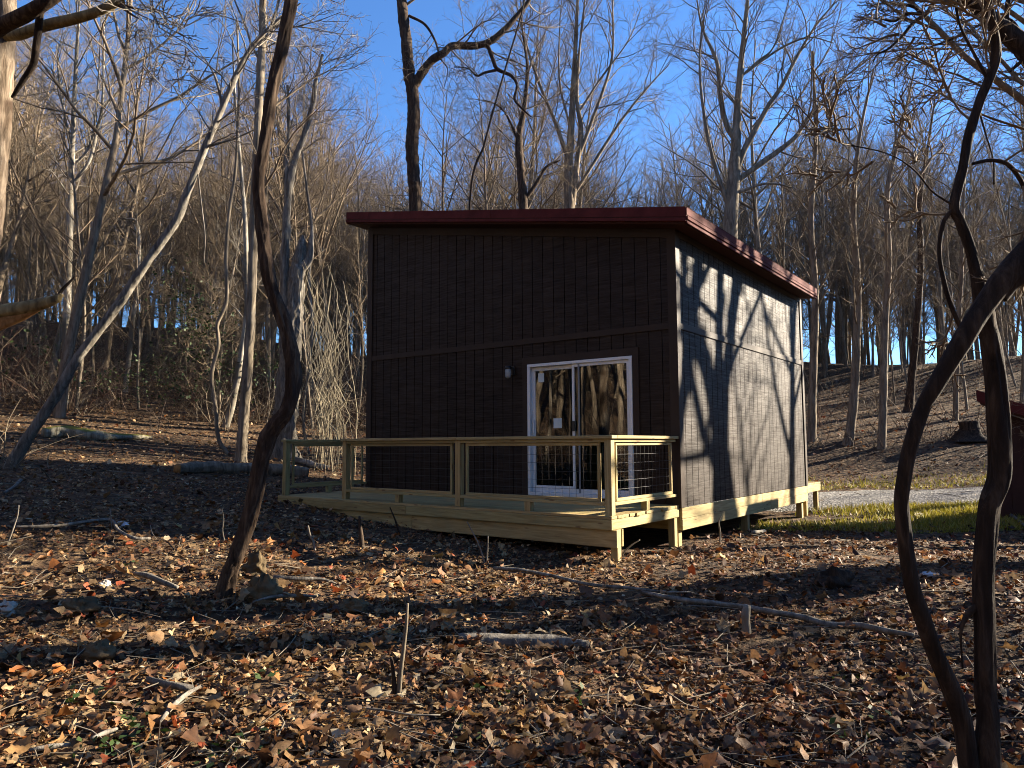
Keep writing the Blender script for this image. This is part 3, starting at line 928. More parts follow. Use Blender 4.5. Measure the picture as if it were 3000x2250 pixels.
SIDES = (9, 6, 5, 3, 3, 3)
def grow(R, tubes, p, d, L, r, lvl, S):
    n = S['seg'][lvl]
    wd = S['wander'][lvl]; tp = S['trop'][lvl]
    seg = L / n
    pts = [p]; dirs = [d]; rads = [r]
    tip = S['tip'][lvl]
    x, y, z = p; dx, dy, dz = d
    g = R.gauss
    for i in range(n):
        dx += g(0, wd); dy += g(0, wd); dz += g(0, wd) + tp
        l = math.sqrt(dx * dx + dy * dy + dz * dz); dx /= l; dy /= l; dz /= l
        x += dx * seg; y += dy * seg; z += dz * seg
        pts.append((x, y, z)); dirs.append((dx, dy, dz))
        rads.append(r * (1 - (1 - tip) * (i + 1) / n))
    tubes[min(lvl, 1) if S.get('two', True) else 0].add(pts, rads, SIDES[lvl])
    if lvl + 1 < len(S['seg']):
        nc = S['kids'][lvl]
        nc = max(1, int(round(nc * R.uniform(.8, 1.2))))
        st = S['start'][lvl]
        az = R.uniform(0, 6.28)
        for c in range(nc):
            t = st + (1 - st) * (c + R.random() * .9) / nc
            t = min(t, .985)
            f = t * n; i = int(f); u = f - i
            a, b = pts[i], pts[i + 1]
            q = (a[0] + (b[0] - a[0]) * u, a[1] + (b[1] - a[1]) * u, a[2] + (b[2] - a[2]) * u)
            rr = rads[i] + (rads[i + 1] - rads[i]) * u
            az += 2.4 + g(0, .5)
            ang = S['ang'][lvl] * R.uniform(.7, 1.3)
            cd = rot_about(dirs[i], ang, az)
            rel = (t - st) / (1 - st)
            cl = L * S['ratio'][lvl] * R.uniform(.65, 1.25) * (1.0 - S['fall'][lvl] * rel)
            cr = max(S['rmin'][lvl], min(rr * .72, r * S['rr'][lvl] * (1 - .5 * rel)))
            grow(R, tubes, q, cd, cl, cr, lvl + 1, S)

def spec(kind, Ht):
    if kind == 'tall':
        return dict(seg=(10, 6, 4, 3, 1), wander=(.045, .10, .14, .18, .22), trop=(.03, .06, .04, .03, .02), tip=(.12, .2, .3, .4, .5),
                    kids=(17, 7, 6, 6), start=(.38, .2, .15, .1), ang=(.80, .65, .65, .7), ratio=(.34, .48, .45, .5), fall=(.55, .4, .3, .2),
                    rmin=(.012, .008, .0048, .003), rr=(.42, .5, .5, .5))
    if kind == 'vase':
        return dict(seg=(7, 8, 5, 3, 1), wander=(.05, .07, .13, .18, .22), trop=(.02, .035, .03, .03, .02), tip=(.55, .15, .25, .4, .5),
                    kids=(6, 11, 7, 6), start=(.5, .22, .12, .1), ang=(.55, .6, .65, .7), ratio=(1.05, .30, .45, .5), fall=(.15, .35, .3, .2),
                    rmin=(.018, .008, .0048, .003), rr=(.55, .35, .5, .5))
    if kind == 'pole':
        return dict(seg=(10, 5, 3, 2), wander=(.05, .12, .18, .2), trop=(.03, .06, .03, .02), tip=(.15, .3, .4, .5),
                    kids=(20, 7, 5), start=(.25, .15, .1), ang=(.85, .65, .7), ratio=(.22, .45, .5), fall=(.5, .3, .2),
                    rmin=(.009, .005, .003), rr=(.4, .5, .5))
    if kind == 'bushy':
        return dict(seg=(8, 6, 4, 3, 1), wander=(.08, .13, .17, .2, .25), trop=(.03, .01, .0, -.01, .0), tip=(.2, .2, .3, .4, .5),
                    kids=(15, 8, 7, 5), start=(.22, .12, .1, .1), ang=(.95, .75, .75, .8), ratio=(.42, .5, .5, .55), fall=(.45, .4, .3, .2),
                    rmin=(.012, .007, .0045, .003), rr=(.45, .5, .5, .5))

PROTO = {}
def make_proto(kind, idx, Ht, r0):
    R = random.Random(f'{kind}{idx}')
    tubes = [Tubes(), Tubes()]
    S = spec(kind, Ht)
    L = Ht if kind != 'vase' else Ht * .5
    grow(R, tubes, (0, 0, -.3), (R.gauss(0, .03), R.gauss(0, .03), 1), L, r0, 0, S)
    bt = {'tall': 'bark_forest', 'vase': 'bark_forest', 'pole': 'bark_grey', 'bushy': 'bark_forest'}[kind]
    tm = tubes[0].mesh('trunk'); tm.materials.append(M[bt])
    cm = tubes[1].mesh('crown'); cm.materials.append(M['twig'])
    PROTO.setdefault(kind, []).append((tm, cm, Ht))
for i in range(4): make_proto('tall', i, 18, .17)
for i in range(3): make_proto('vase', i, 17, .17)
for i in range(3): make_proto('pole', i, 12, .07)
for i in range(2): make_proto('bushy', i, 10, .10)

def place_tree(kind, idx, x, y, Ht, label, group, rz=None, wide=1.0, lean=(0, 0)):
    tm, cm, H0 = PROTO[kind][idx % len(PROTO[kind])]
    s = Ht / H0
    t = empty('tree', (x, y, h1(x, y)), rng.uniform(0, 6.28) if rz is None else rz)
    t.scale = (s * wide, s * wide, s)
    t.rotation_euler[0] = lean[0]; t.rotation_euler[1] = lean[1]
    tag(t, label, 'tree', group)
    obj('trunk', tm, None, t); obj('crown', cm, None, t)
    return t

# in the frame: hill woods
def in_cabin(x, y, m=1.2):
    dx, dy = x - CORNER[0], y - CORNER[1]
    lx = math.cos(YAW) * dx - math.sin(YAW) * dy; ly = math.sin(YAW) * dx + math.cos(YAW) * dy
    return -W - m < lx < m and -3 < ly < D + 1.2 + m

taken = []
def try_place(x, y, dmin):
    for (a, b) in taken:
        if (a - x) ** 2 + (b - y) ** 2 < dmin * dmin: return False
    taken.append((x, y)); return True

ZONES = [(-31, 'at the far left, left of the pale upright stems'), (-22, 'behind the pale leaning dead tree'), (-13, 'behind the crooked trunk and snag'),
         (-8, 'between the vines and the forked trunk'), (5, 'between the forked trunk and the sycamore'), (14, 'around the sycamore above the roof'),
         (22, 'just right of the cabin'), (31, 'between the cabin and crossed trunks'), (99, 'behind the crossed dark trunks')]
def zone(th):
    for a, t in ZONES:
        if th < a: return t
KT = {'tall': 'tall straight bare tree', 'vase': 'bare tree with upswept limbs', 'pole': 'slender bare pole tree', 'bushy': 'low twiggy bare tree'}
def wood():
    R = random.Random(21)
    n = 0
    tries = 0
    while n < 285 and tries < 9000:
        tries += 1
        th = R.uniform(-41, 41)
        r = math.sqrt(R.uniform(19 ** 2, 66 ** 2))
        x, y = r * math.sin(math.radians(th)), r * math.cos(math.radians(th))
        rmin = np.interp(th, [-41, -30, -22, -10, -5, 5, 12, 18, 41], [22, 24, 26, 27, 29, 30, 30, 28, 27])
        if r < rmin or in_cabin(x, y): continue
        if th > 8 and r < 42 and R.random() < .58: continue
        if th > 8 and r >= 42 and R.random() < .3: continue
        gap = (-29 < th < -22.5) or (-9.8 < th < -4.6)
        kind = R.choices(['tall', 'vase', 'pole', 'bushy'], [5, 3, 5, 1.4])[0]
        if gap and r < 36:
            kind = R.choice(['pole', 'bushy'])
        if 14.5 < y - .325 * (x + 7) < 27 and x > -2 and r < 52:
            if R.random() < .45: continue
            kind = 'pole'
        if not try_place(x, y, 1.3 if kind in ('pole', 'bushy') else 1.9): continue
        top = np.interp(th, [-41, -31, -29, -22, -20, -11, -9, -5, -3, 12, 17, 24, 34, 41], [40, 38, 26, 25, 33, 34, 25, 24.5, 34, 36, 34, 31, 27, 26])
        hmax = r * math.tan(math.radians(top * R.uniform(.86, 1.0))) + CAM_Z - h1(x, y)
        hh = {'tall': R.uniform(14, 21), 'vase': R.uniform(13, 19), 'pole': R.uniform(7, 13), 'bushy': R.uniform(5, 9)}[kind]
        hh = max(4.0, min(hh, hmax))
        z = zone(th)
        far = 'far ' if r > 40 else ''
        place_tree(kind, R.randrange(9), x, y, hh, f'{far}{KT[kind]} {z}', f'{far}{KT[kind]}, {z}', wide=R.uniform(.85, 1.1), lean=(R.gauss(0, .03), R.gauss(0, .03)))
        n += 1
    print('wood trees', n, tries)
wood()

def distant_woods():
    """the mass of far trees that nobody could count, one object"""
    pc = bpy.data.collections.new('far_tree_shapes')
    for i in range(4):
        R = random.Random(300 + i)
        tb = [Tubes(), Tubes()]
        S = dict(seg=(8, 5, 3, 2), wander=(.05, .1, .15, .2), trop=(.03, .06, .04, .02), tip=(.15, .25, .35, .4), kids=(20, 8, 7), start=(.30, .15, .1),
                 ang=(.75, .65, .7), ratio=(.30, .42, .45), fall=(.5, .3, .2), rmin=(.022, .011, .0065), rr=(.4, .5, .5), two=False)
        grow(R, tb, (0, 0, -.4), (R.gauss(0, .03), R.gauss(0, .03), 1), 16, .15, 0, S)
        o = bpy.data.objects.new('far_tree_shape', tb[0].mesh('far_tree_shape')); o.data.materials.append(M['bark_forest'])
        pc.objects.link(o)
    R = random.Random(33)
    P, rz, sc, ix = [], [], [], []
    while len(P) < 560:
        th = R.uniform(-44, 44); r = math.sqrt(R.uniform(44 ** 2, 90 ** 2))
        if th > 8 and r < 46: continue
        if th > 3 and R.random() < .45: continue
        x, y = r * math.sin(math.radians(th)), r * math.cos(math.radians(th))
        top = np.interp(th, [-44, -31, -29, -22, -20, -11, -9, -5, -3, 12, 17, 24, 34, 44], [29, 28, 23.5, 23, 25, 26, 21.5, 21, 25, 26, 26, 24, 22, 21])
        hm = r * math.tan(math.radians(top * R.uniform(.8, 1.0))) + CAM_Z - h1(x, y)
        P.append((x, y, h1(x, y))); rz.append(R.uniform(0, 6.28)); sc.append(max(5, min(hm, R.uniform(10, 20))) / 16); ix.append(R.randrange(4))
    for k in range(480):                # the woods go on all round; added unseen to block low sky light
        th = R.uniform(45, 315); r = math.sqrt(R.uniform(32 ** 2, 62 ** 2))
        x, y = r * math.sin(math.radians(th)), r * math.cos(math.radians(th))
        top = np.interp(th, [45, 52, 92, 110, 315], [22, 15, 15, 30, 30])
        if th < 100 and r < 44: continue
        hm = r * math.tan(math.radians(top * R.uniform(.8, 1.0))) + CAM_Z - h1(x, y)
        P.append((x, y, h1(x, y))); rz.append(R.uniform(0, 6.28)); sc.append(max(5, min(hm, R.uniform(11, 20))) / 16); ix.append(R.randrange(4))
    me = bpy.data.meshes.new('distant_woods'); me.from_pydata(P, [], [])
    for nm, ty, vals in (('rz', 'FLOAT', rz), ('sc', 'FLOAT', sc), ('ix', 'INT', ix)):
        me.attributes.new(nm, ty, 'POINT').data.foreach_set('value', vals)
    o = obj('distant_woods', me, None)
    tag(o, 'far mass of bare trees closing the top of the slopes', 'woods', kind='stuff')
    ng = bpy.data.node_groups.new('woods', 'GeometryNodeTree')
    ng.interface.new_socket('Geometry', in_out='INPUT', socket_type='NodeSocketGeometry')
    ng.interface.new_socket('Geometry', in_out='OUTPUT', socket_type='NodeSocketGeometry')
    gi = ng.nodes.new('NodeGroupInput'); go = ng.nodes.new('NodeGroupOutput')
    ci = ng.nodes.new('GeometryNodeCollectionInfo'); ci.inputs['Collection'].default_value = pc
    ci.inputs['Separate Children'].default_value = True; ci.inputs['Reset Children'].default_value = True
    ip = ng.nodes.new('GeometryNodeInstanceOnPoints'); ip.inputs['Pick Instance'].default_value = True
    def na(n, t):
        q = ng.nodes.new('GeometryNodeInputNamedAttribute'); q.data_type = t; q.inputs['Name'].default_value = n
        return q.outputs['Attribute']
    cx = ng.nodes.new('ShaderNodeCombineXYZ'); ng.links.new(na('rz', 'FLOAT'), cx.inputs[2])
    ng.links.new(gi.outputs[0], ip.inputs['Points']); ng.links.new(ci.outputs[0], ip.inputs['Instance'])
    ng.links.new(na('ix', 'INT'), ip.inputs['Instance Index']); ng.links.new(cx.outputs[0], ip.inputs['Rotation']); ng.links.new(na('sc', 'FLOAT'), ip.inputs['Scale'])
    ng.links.new(ip.outputs[0], go.inputs[0])
    o.modifiers.new('woods', 'NODES').node_group = ng
distant_woods()

# out of the frame on the right: the trees whose shadows fall on the side wall and across the leaves
def side_tree(kind, idx, x, y, Ht, wide, lab, rz=0.0, lean=(0, 0)):
    return place_tree(kind, idx, x, y, Ht, lab, 'trees right of the picture', rz=rz, wide=wide, lean=lean)
sd = (math.sin(SUN_AZ), math.cos(SUN_AZ))
def along_sun(q, dist):     # from a point q metres along the side wall towards the sun
    return (CORNER[0] + math.sin(YAW) * q + sd[0] * dist, CORNER[1] + math.cos(YAW) * q + sd[1] * dist)
for (q, dist, kind, idx, Ht, wide, rz) in ((.75, 9.5, 'tall', 1, 17, .95, 1.0), (2.75, 11.5, 'vase', 0, 16, 1.6, .4), (4.6, 12.5, 'vase', 2, 17, 1.0, 2.2), (3.5, 15, 'pole', 0, 12, 1.3, 0.0)):
    x, y = along_sun(q, dist)
    side_tree(kind, idx, x, y, Ht, wide, 'bare tree right of the picture casting shadow on the side wall', rz)
side_tree('tall', 0, 9.6, 9.55, 18, 1.6, 'thick bare tree right of the picture shading the leaves', 2.0)
side_tree('tall', 2, 15, 12.2, 19, 1.3, 'thick bare tree right of the picture shading the leaves', .5)
side_tree('pole', 1, 12, 6.9, 12, 1.3, 'thick bare tree right of the picture shading the leaves', .5)
for (x, y, hh) in ((7.2, 7.2, 3.6), (8.6, 5.6, 4.2), (6.4, 5.2, 3.0), (10.5, 8.2, 4.6), (9.8, 6.6, 3.8)):  # unseen bushes, put in to dapple the right foreground with shade
    place_tree('bushy', int(x), x, y, hh, 'low twiggy bush added unseen at the right to shade the leaves', 'unseen bushes added for shade', wide=1.15)
# out of the frame on the left: woods that the glass door mirrors
R2 = random.Random(5)
for k in range(60):
    th = R2.uniform(-118, -48); r = R2.uniform(13, 34)
    x, y = r * math.sin(math.radians(th)), r * math.cos(math.radians(th))
    if x / max(y, .1) > -.86 and y > 0: continue
    if not try_place(x, y, 1.8): continue
    kind = R2.choice(['tall', 'tall', 'bushy', 'pole', 'vase'])
    place_tree(kind, R2.randrange(9), x, y, {'tall': 17, 'vase': 15, 'pole': 11, 'bushy': 7}[kind], 'bare tree left of the picture seen only in the door glass', 'trees mirrored in the door', wide=R2.uniform(.9, 1.2))

for k in range(40):  # woods behind the camera, added unseen to block blue sky light
    th = R2.uniform(100, 250); r = R2.uniform(9, 30)
    x, y = r * math.sin(math.radians(th)), r * math.cos(math.radians(th))
    if not try_place(x, y, 2.2): continue
    place_tree(R2.choice(['tall', 'vase', 'bushy']), R2.randrange(9), x, y, R2.uniform(11, 18), 'unseen bare tree standing behind the camera', 'unseen trees behind the camera', wide=R2.uniform(1, 1.3))

# ---- traced near trees
def hero(name, label, trunk_px, Y, mat, twig='twig', limbs=(), seed=1, k=22, ridge=.1, flare=.35, step=.05, ground=True, spec_kind=None, sub=(), na=11, twist=0.0, group=None, wf=1.0, lmats=()):
    """trunk_px: list of (px, py, width_px[, dY]) from the base up; limbs: the same starting on the trunk.
       sub: list of (limb index or -1 for trunk, t0, t1, count, length, angle) procedural side branches"""
    R = random.Random(seed)
    def conv(lst):
        P, rad = [], []
        for q in lst:
            yy = Y + (q[3] if len(q) > 3 else 0)
            P.append(at(q[0], q[1], yy)); rad.append(q[2] * wf / 2 / math.hypot(1, (q[0] - 1500) / F_PX) * yy / F_PX)
        return P, rad
    P, rad = conv(trunk_px)
    if ground:
        b = P[0]
        gz = h1(b[0], b[1])
        P = [(b[0], b[1], gz - .12)] + [p for p in P if p[2] > gz + .15]
        rad = [rad[0]] * (len(P) - len(rad)) + rad if len(P) > len(rad) else [rad[0]] + rad[-(len(P) - 1):]
    t = empty(name, (P[0][0], P[0][1], max(P[0][2], h1(P[0][0], P[0][1]) if ground else P[0][2])))
    tag(t, label, 'tree' if 'vine' not in name else 'vine', group)
    o0 = np.array(t.location)
    V, F, T = bark_tube([tuple(np.array(p) - o0) for p in P], rad, seed, k, step, ridge, na, flare if ground else 0, twist=twist)
    trunk = obj('trunk', mesh_np('trunk', V, F, T), M[mat], t)
    lines = [(P, rad)]
    for li, l in enumerate(limbs):
        Pl, rl = conv(l)
        rl[-1] = max(.004, rl[-1])
        V, F, T = bark_tube([tuple(np.array(p) - o0) for p in Pl], rl, seed * 7 + li, max(8, k // 2), step * 1.3, ridge * .8, max(5, na // 2))
        obj('limb', mesh_np('limb', V, F, T), M[lmats[li] if li < len(lmats) else mat], trunk)
        lines.append((Pl, rl))
    if sub:
        tb = [Tubes(), Tubes()]
        for (li, t0, t1, cnt, ln, ang) in sub:
            Pl, rl = lines[li + 1]
            Q = catmull(Pl, 60)
            for c in range(cnt):
                tt = t0 + (t1 - t0) * (c + R.random()) / cnt
                i = min(58, int(tt * 59))
                d = Q[i + 1] - Q[i]; d = d / np.linalg.norm(d)
                cd = rot_about(tuple(d), ang * R.uniform(.7, 1.3), R.uniform(0, 6.28))
                rr = np.interp(tt * (len(rl) - 1), np.arange(len(rl)), rl)
                S = dict(seg=(6, 4, 2, 1), wander=(.13, .17, .2, .22), trop=(.04, .03, .02, .02), tip=(.25, .35, .4, .5), kids=(6, 5, 3), start=(.2, .1, .1),
                         ang=(.7, .7, .75), ratio=(.5, .5, .5), fall=(.4, .3, .2), rmin=(.007, .0045, .0032), rr=(.5, .5, .5), two=False)
                grow(R, tb, tuple(Q[i] - o0), cd, ln * R.uniform(.6, 1.3), min(rr * .6, max(.006, ln * .011)), 0, S)
        obj('crown', tb[0].mesh('crown'), M[twig], t)
    return t

# curving dark trunk in the left foreground
b = ground_at(648, 1752)
hero('tree', 'crooked dark shaggy-barked trunk in the left foreground', [
    (648, 1752, 78), (668, 1690, 66), (698, 1614, 62), (738, 1480, 62), (768, 1345, 64), (796, 1265, 66), (840, 1200, 62), (856, 1125, 62), (853, 1030, 60), (830, 940, 58),
    (796, 850, 56), (779, 760, 54), (764, 640, 52), (757, 520, 50), (778, 395, 50), (800, 245, 50), (832, 110, 48), (856, -10, 46), (885, -160, 40), (900, -420, 30), (930, -800, 12)],
    b[1], 'bark_brown', seed=3, k=34, ridge=.24, na=15, flare=.3, wf=.70, step=.035, sub=[(-1, .9, .99, 8, 1.3, .8)])
# thick shaggy snag behind it
b = (0, 19.2)
hero('tree', 'thick broken snag with peeling pale bark behind the crooked trunk', [
    (832, 1340, 88), (838, 1240, 82), (845, 1120, 78), (852, 1000, 74), (862, 900, 68), (872, 800, 58), (880, 740, 44), (888, 690, 14)],
    b[1], 'bark_dead', seed=5, k=34, ridge=.2, na=17, flare=.4, wf=.8, step=.06,
    limbs=[[(845, 950, 40), (832, 830, 34), (838, 700, 34), (842, 600, 30), (860, 480, 24), (890, 400, 24), (915, 310, 20), (925, 240, 16), (945, 160, 10)],
           [(870, 800, 44), (905, 760, 30), (912, 700, 18), (915, 660, 8)],
           [(842, 600, 22), (838, 480, 20), (846, 380, 14), (843, 250, 10)]],
    sub=[(0, .5, 1, 12, 1.6, .8), (2, .5, 1, 8, 1.4, .8)], twig='twig_pale')
# straight grey trunk
b = ground_at(706, 1356)
hero('tree', 'straight grey trunk rising beside the crooked foreground trunk', [
    (706, 1358, 44), (712, 1250, 38), (722, 1130, 36), (733, 950, 34), (741, 750, 33), (748, 560, 31), (758, 330, 30), (767, 135, 28), (770, 0, 26), (775, -200, 22), (780, -600, 14), (785, -900, 5)],
    b[1], 'bark_grey', seed=8, wf=.85, k=20, ridge=.09, flare=.3,
    limbs=[[(767, 150, 14), (790, 90, 12), (812, 20, 10), (830, -60, 8)]], sub=[(-1, .45, .98, 16, 3.0, .8)])
# leaning pale dead tree crossing the left
b = ground_at(36, 1372)
hero('tree', 'pale dead tree leaning right across the left of the picture', [
    (20, 1395, 62), (58, 1320, 56), (110, 1240, 50), (160, 1165, 48), (225, 1055, 46), (290, 965, 42), (345, 895, 42), (390, 825, 44), (440, 755, 38), (520, 640, 40), (550, 560, 34),
    (600, 435, 32), (640, 345, 28), (690, 225, 26), (730, 150, 22), (765, 105, 18), (820, 55, 12), (880, 10, 6)],
    b[1], 'bark_dead', seed=12, wf=.68, k=22, ridge=.12, flare=.2,
    limbs=[[(650, 300, 14), (632, 230, 12), (612, 190, 8), (594, 165, 4)], [(600, 430, 14), (640, 420, 12), (690, 405, 9), (745, 380, 6)],
           [(620, 400, 12), (622, 360, 8), (625, 320, 4)], [(580, 510, 8), (590, 600, 7), (600, 690, 6), (598, 770, 3)]],
    sub=[(-1, .62, .98, 16, 1.5, .8)], twig='twig_pale')
# pale leaning sapling
b = ground_at(660, 1252)
hero('tree', 'pale leaning sapling left of the straight grey trunk', [
    (658, 1252, 24), (680, 1180, 22), (700, 1080, 21), (715, 990, 20), (724, 900, 18), (722, 800, 16), (718, 650, 14), (705, 480, 11), (690, 300, 8), (680, 100, 4)],
    b[1], 'bark_pale', seed=14, k=14, ridge=.05, flare=.2, sub=[(-1, .4, .98, 16, 1.8, .8)], twig='twig_pale')
b = ground_at(366, 1152)
hero('tree', 'thin pale sapling standing under the leaning dead tree', [
    (364, 1152, 17), (378, 1050, 16), (390, 930, 15), (404, 830, 13), (408, 720, 11), (400, 650, 8), (360, 640, 6)],
    b[1], 'bark_pale', seed=15, k=12, ridge=.05, flare=.2, sub=[(-1, .4, .98, 8, 1.2, .8)], twig='twig_pale')
# pale multi-stem tree, upper left
hero('tree', 'pale tree with several upright stems in the upper left', [
    (190, 1160, 26), (196, 900, 24), (203, 700, 22), (208, 520, 20), (214, 380, 16), (222, 200, 13), (230, 60, 9), (235, -60, 5)],
    24.0, 'bark_pale', seed=17, k=12, ridge=.05, flare=.2, twig='twig_pale',
    limbs=[[(222, 530, 13), (262, 470, 12), (285, 380, 11), (300, 300, 9), (304, 120, 6), (306, 0, 4)], [(205, 420, 10), (190, 340, 9), (172, 220, 7), (168, 130, 4)],
           [(222, 480, 10), (255, 440, 9), (278, 360, 8), (290, 200, 5), (296, 60, 3)], [(300, 320, 8), (345, 270, 7), (390, 230, 5), (440, 190, 3)]],
    sub=[(-1, .45, .98, 22, 2.4, .7), (0, .2, .98, 16, 2.2, .7), (1, .2, .98, 10, 2.0, .7), (2, .2, .98, 12, 2, .7), (3, .1, .98, 12, 1.6, .6)])
# left-edge tree and its broken limbs
hero('tree', 'blotchy barked tree at the left edge with snapped limbs overhead', [
    (-150, 1900, 120), (-120, 1500, 100), (-85, 1150, 90), (-55, 850, 84), (-28, 620, 82), (-8, 400, 84), (4, 200, 86), (10, 60, 84), (20, -120, 80), (40, -500, 50)],
    7.5, 'bark_blotch', seed=19, wf=.95, k=26, lmats=('bark_yellow', 'bark_brown', 'bark_dark', 'twig_pale', 'bark_brown', 'bark_brown'), ridge=.1, flare=.3,
    limbs=[[(20, 104, 40, -.1), (60, 100, 40, -.2), (130, 76, 40, -.3), (210, 58, 38, -.35), (290, 34, 34, -.4), (345, 6, 34, -.4), (362, 2, 22, -.4)],
           [(-60, 130, 60, -.4), (0, 82, 58, -.5), (60, 52, 56, -.6), (120, 16, 52, -.7), (190, -30, 46, -.7)],
           [(118, 30, 26, -.5), (112, 90, 26, -.4), (104, 150, 26, -.35), (96, 190, 24, -.3), (64, 240, 20, -.25), (36, 286, 12, -.2)],
           [(350, 14, 10, -.4), (380, 28, 7, -.4), (420, 48, 5, -.45), (480, 75, 4, -.5), (540, 108, 2, -.5)],
           [(352, 12, 12, -.4), (400, 26, 8, -.4), (440, 31, 3, -.4)], [(350, 16, 12, -.4), (385, 42, 8, -.42), (420, 62, 3, -.45)]],
    sub=[(3, .2, 1, 9, .8, .8)], twig='twig_pale')
# dark forked tree behind the roof
hero('tree', 'dark forked trunk rising behind the left half of the roof', [
    (1218, 1330, 46), (1217, 1000, 42), (1217, 620, 40), (1212, 520, 38), (1207, 430, 38), (1212, 350, 38), (1209, 270, 36), (1198, 210, 36), (1190, 120, 34), (1178, 20, 33), (1172, -80, 31), (1168, -300, 26), (1160, -700, 14), (1155, -1000, 5)],
    21.0, 'bark_brown', seed=23, k=24, ridge=.09, flare=.3,
    limbs=[[(1213, 250, 30), (1235, 215, 27), (1262, 180, 24), (1300, 155, 22), (1326, 135, 22), (1390, 134, 22), (1434, 122, 20), (1480, 86, 18), (1511, 50, 15), (1548, 4, 13), (1580, -60, 10), (1630, -160, 6)],
           [(1428, 130, 13), (1445, 175, 12), (1458, 203, 12), (1498, 222, 11), (1515, 250, 9), (1508, 290, 8), (1532, 320, 6), (1556, 342, 4)],
           [(1455, 205, 9), (1420, 213, 8), (1397, 222, 6), (1370, 200, 4), (1330, 196, 3)],
           [(1198, 46, 9), (1245, 72, 8), (1275, 120, 7), (1290, 170, 5), (1312, 205, 3), (1300, 260, 2)]],
    sub=[(0, .3, 1, 12, 2.6, .9), (1, .3, 1, 7, 1.5, .9), (2, .3, 1, 5, 1.0, .8), (3, .2, 1, 6, 1.3, .8), (-1, .72, .98, 10, 4, .9)])
# sycamore behind the right half
hero('tree', 'pale limbed sycamore towering behind the right half of the roof', [
    (2136, 1330, 50), (2138, 900, 46), (2140, 678, 44), (2147, 560, 40), (2152, 480, 36), (2156, 420, 30), (2160, 330, 24), (2168, 226, 20), (2178, 120, 16), (2190, 0, 12), (2200, -150, 8), (2210, -300, 4)],
    25.0, 'bark_grey', seed=29, k=20, ridge=.05, flare=.3, twig='twig',
    limbs=[[(2155, 535, 20), (2200, 500, 19), (2270, 450, 17), (2330, 402, 15), (2362, 352, 13), (2420, 285, 11), (2470, 230, 8), (2530, 185, 5), (2600, 130, 3)],
           [(2158, 500, 20), (2180, 440, 19), (2203, 398, 18), (2253, 307, 15), (2290, 253, 13), (2334, 167, 11), (2389, 77, 8), (2443, 9, 5), (2480, -60, 3)],
           [(2154, 410, 18), (2127, 362, 16), (2108, 271, 14), (2100, 181, 12), (2060, 90, 8), (2045, 20, 5), (2035, -60, 3)],
           [(2136, 610, 14), (2090, 470, 12), (2060, 316, 9), (2050, 180, 7), (2058, 60, 4)],
           [(2165, 230, 9), (2220, 180, 8), (2265, 140, 6), (2300, 40, 4), (2320, -40, 2)],
           [(2175, 220, 8), (2290, 140, 7), (2370, 110, 5), (2440, 125, 3)],
           [(2160, 566, 10), (2230, 540, 8), (2280, 540, 6), (2320, 550, 4)],
           [(2215, 345, 8), (2190, 340, 6), (2130, 280, 5), (2080, 230, 3)]],
    sub=[(0, .25, 1, 15, 2.6, .7), (1, .25, 1, 15, 2.6, .7), (2, .2, 1, 12, 2.4, .7), (3, .2, 1, 9, 2.2, .7), (4, .2, 1, 6, 1.6, .7), (5, .2, 1, 6, 1.6, .7), (-1, .62, .98, 12, 2.4, .7), (7, .3, 1, 4, 1.2, .8)])
hero('tree', 'dark upswept double-stemmed tree above the middle of the roof', [
    (1672, 1320, 36), (1670, 900, 34), (1668, 620, 32), (1666, 500, 27), (1674, 362, 20), (1686, 136, 13), (1692, 0, 9), (1696, -150, 5)],
    27.0, 'bark_forest', seed=24, k=14, ridge=.07, flare=.3, step=.12,
    limbs=[[(1668, 480, 15), (1628, 362, 12), (1565, 203, 9), (1520, 45, 5), (1505, -60, 3)], [(1676, 600, 22), (1690, 480, 18), (1702, 380, 16), (1690, 280, 12), (1700, 120, 7), (1716, -20, 4)],
           [(1690, 470, 13), (1723, 384, 11), (1791, 181, 8), (1796, 0, 5), (1815, -100, 3)], [(1684, 565, 11), (1814, 362, 8), (1904, 249, 5), (1960, 190, 3)],
           [(1672, 380, 8), (1640, 240, 6), (1640, 80, 4), (1650, -50, 2)], [(1695, 330, 8), (1760, 230, 6), (1840, 120, 4), (1880, 20, 2)]],
    sub=[(0, .2, 1, 14, 2.3, .65), (1, .3, 1, 12, 2.2, .65), (2, .2, 1, 14, 2.3, .65), (3, .2, 1, 11, 2.0, .65), (-1, .55, .98, 12, 2.2, .65), (4, .2, 1, 8, 1.6, .6), (5, .2, 1, 9, 1.7, .6)])
hero('tree', 'dark crooked trunk wrapped in vines left of the double-stemmed tree', [
    (1536, 1320, 30), (1534, 900, 28), (1533, 610, 27), (1526, 500, 24), (1520, 407, 20), (1536, 316, 15), (1545, 200, 10), (1530, 80, 6), (1525, -30, 3)],
    25.0, 'bark_brown', seed=26, k=14, ridge=.09, flare=.3, step=.12,
    limbs=[[(1534, 590, 14), (1570, 540, 12), (1600, 490, 9), (1640, 470, 5)], [(1522, 420, 9), (1480, 330, 7), (1440, 300, 4), (1390, 290, 2)]],
    sub=[(-1, .4, .98, 20, 2.2, .7), (0, .3, 1, 8, 1.4, .8), (1, .2, 1, 8, 1.5, .8)])
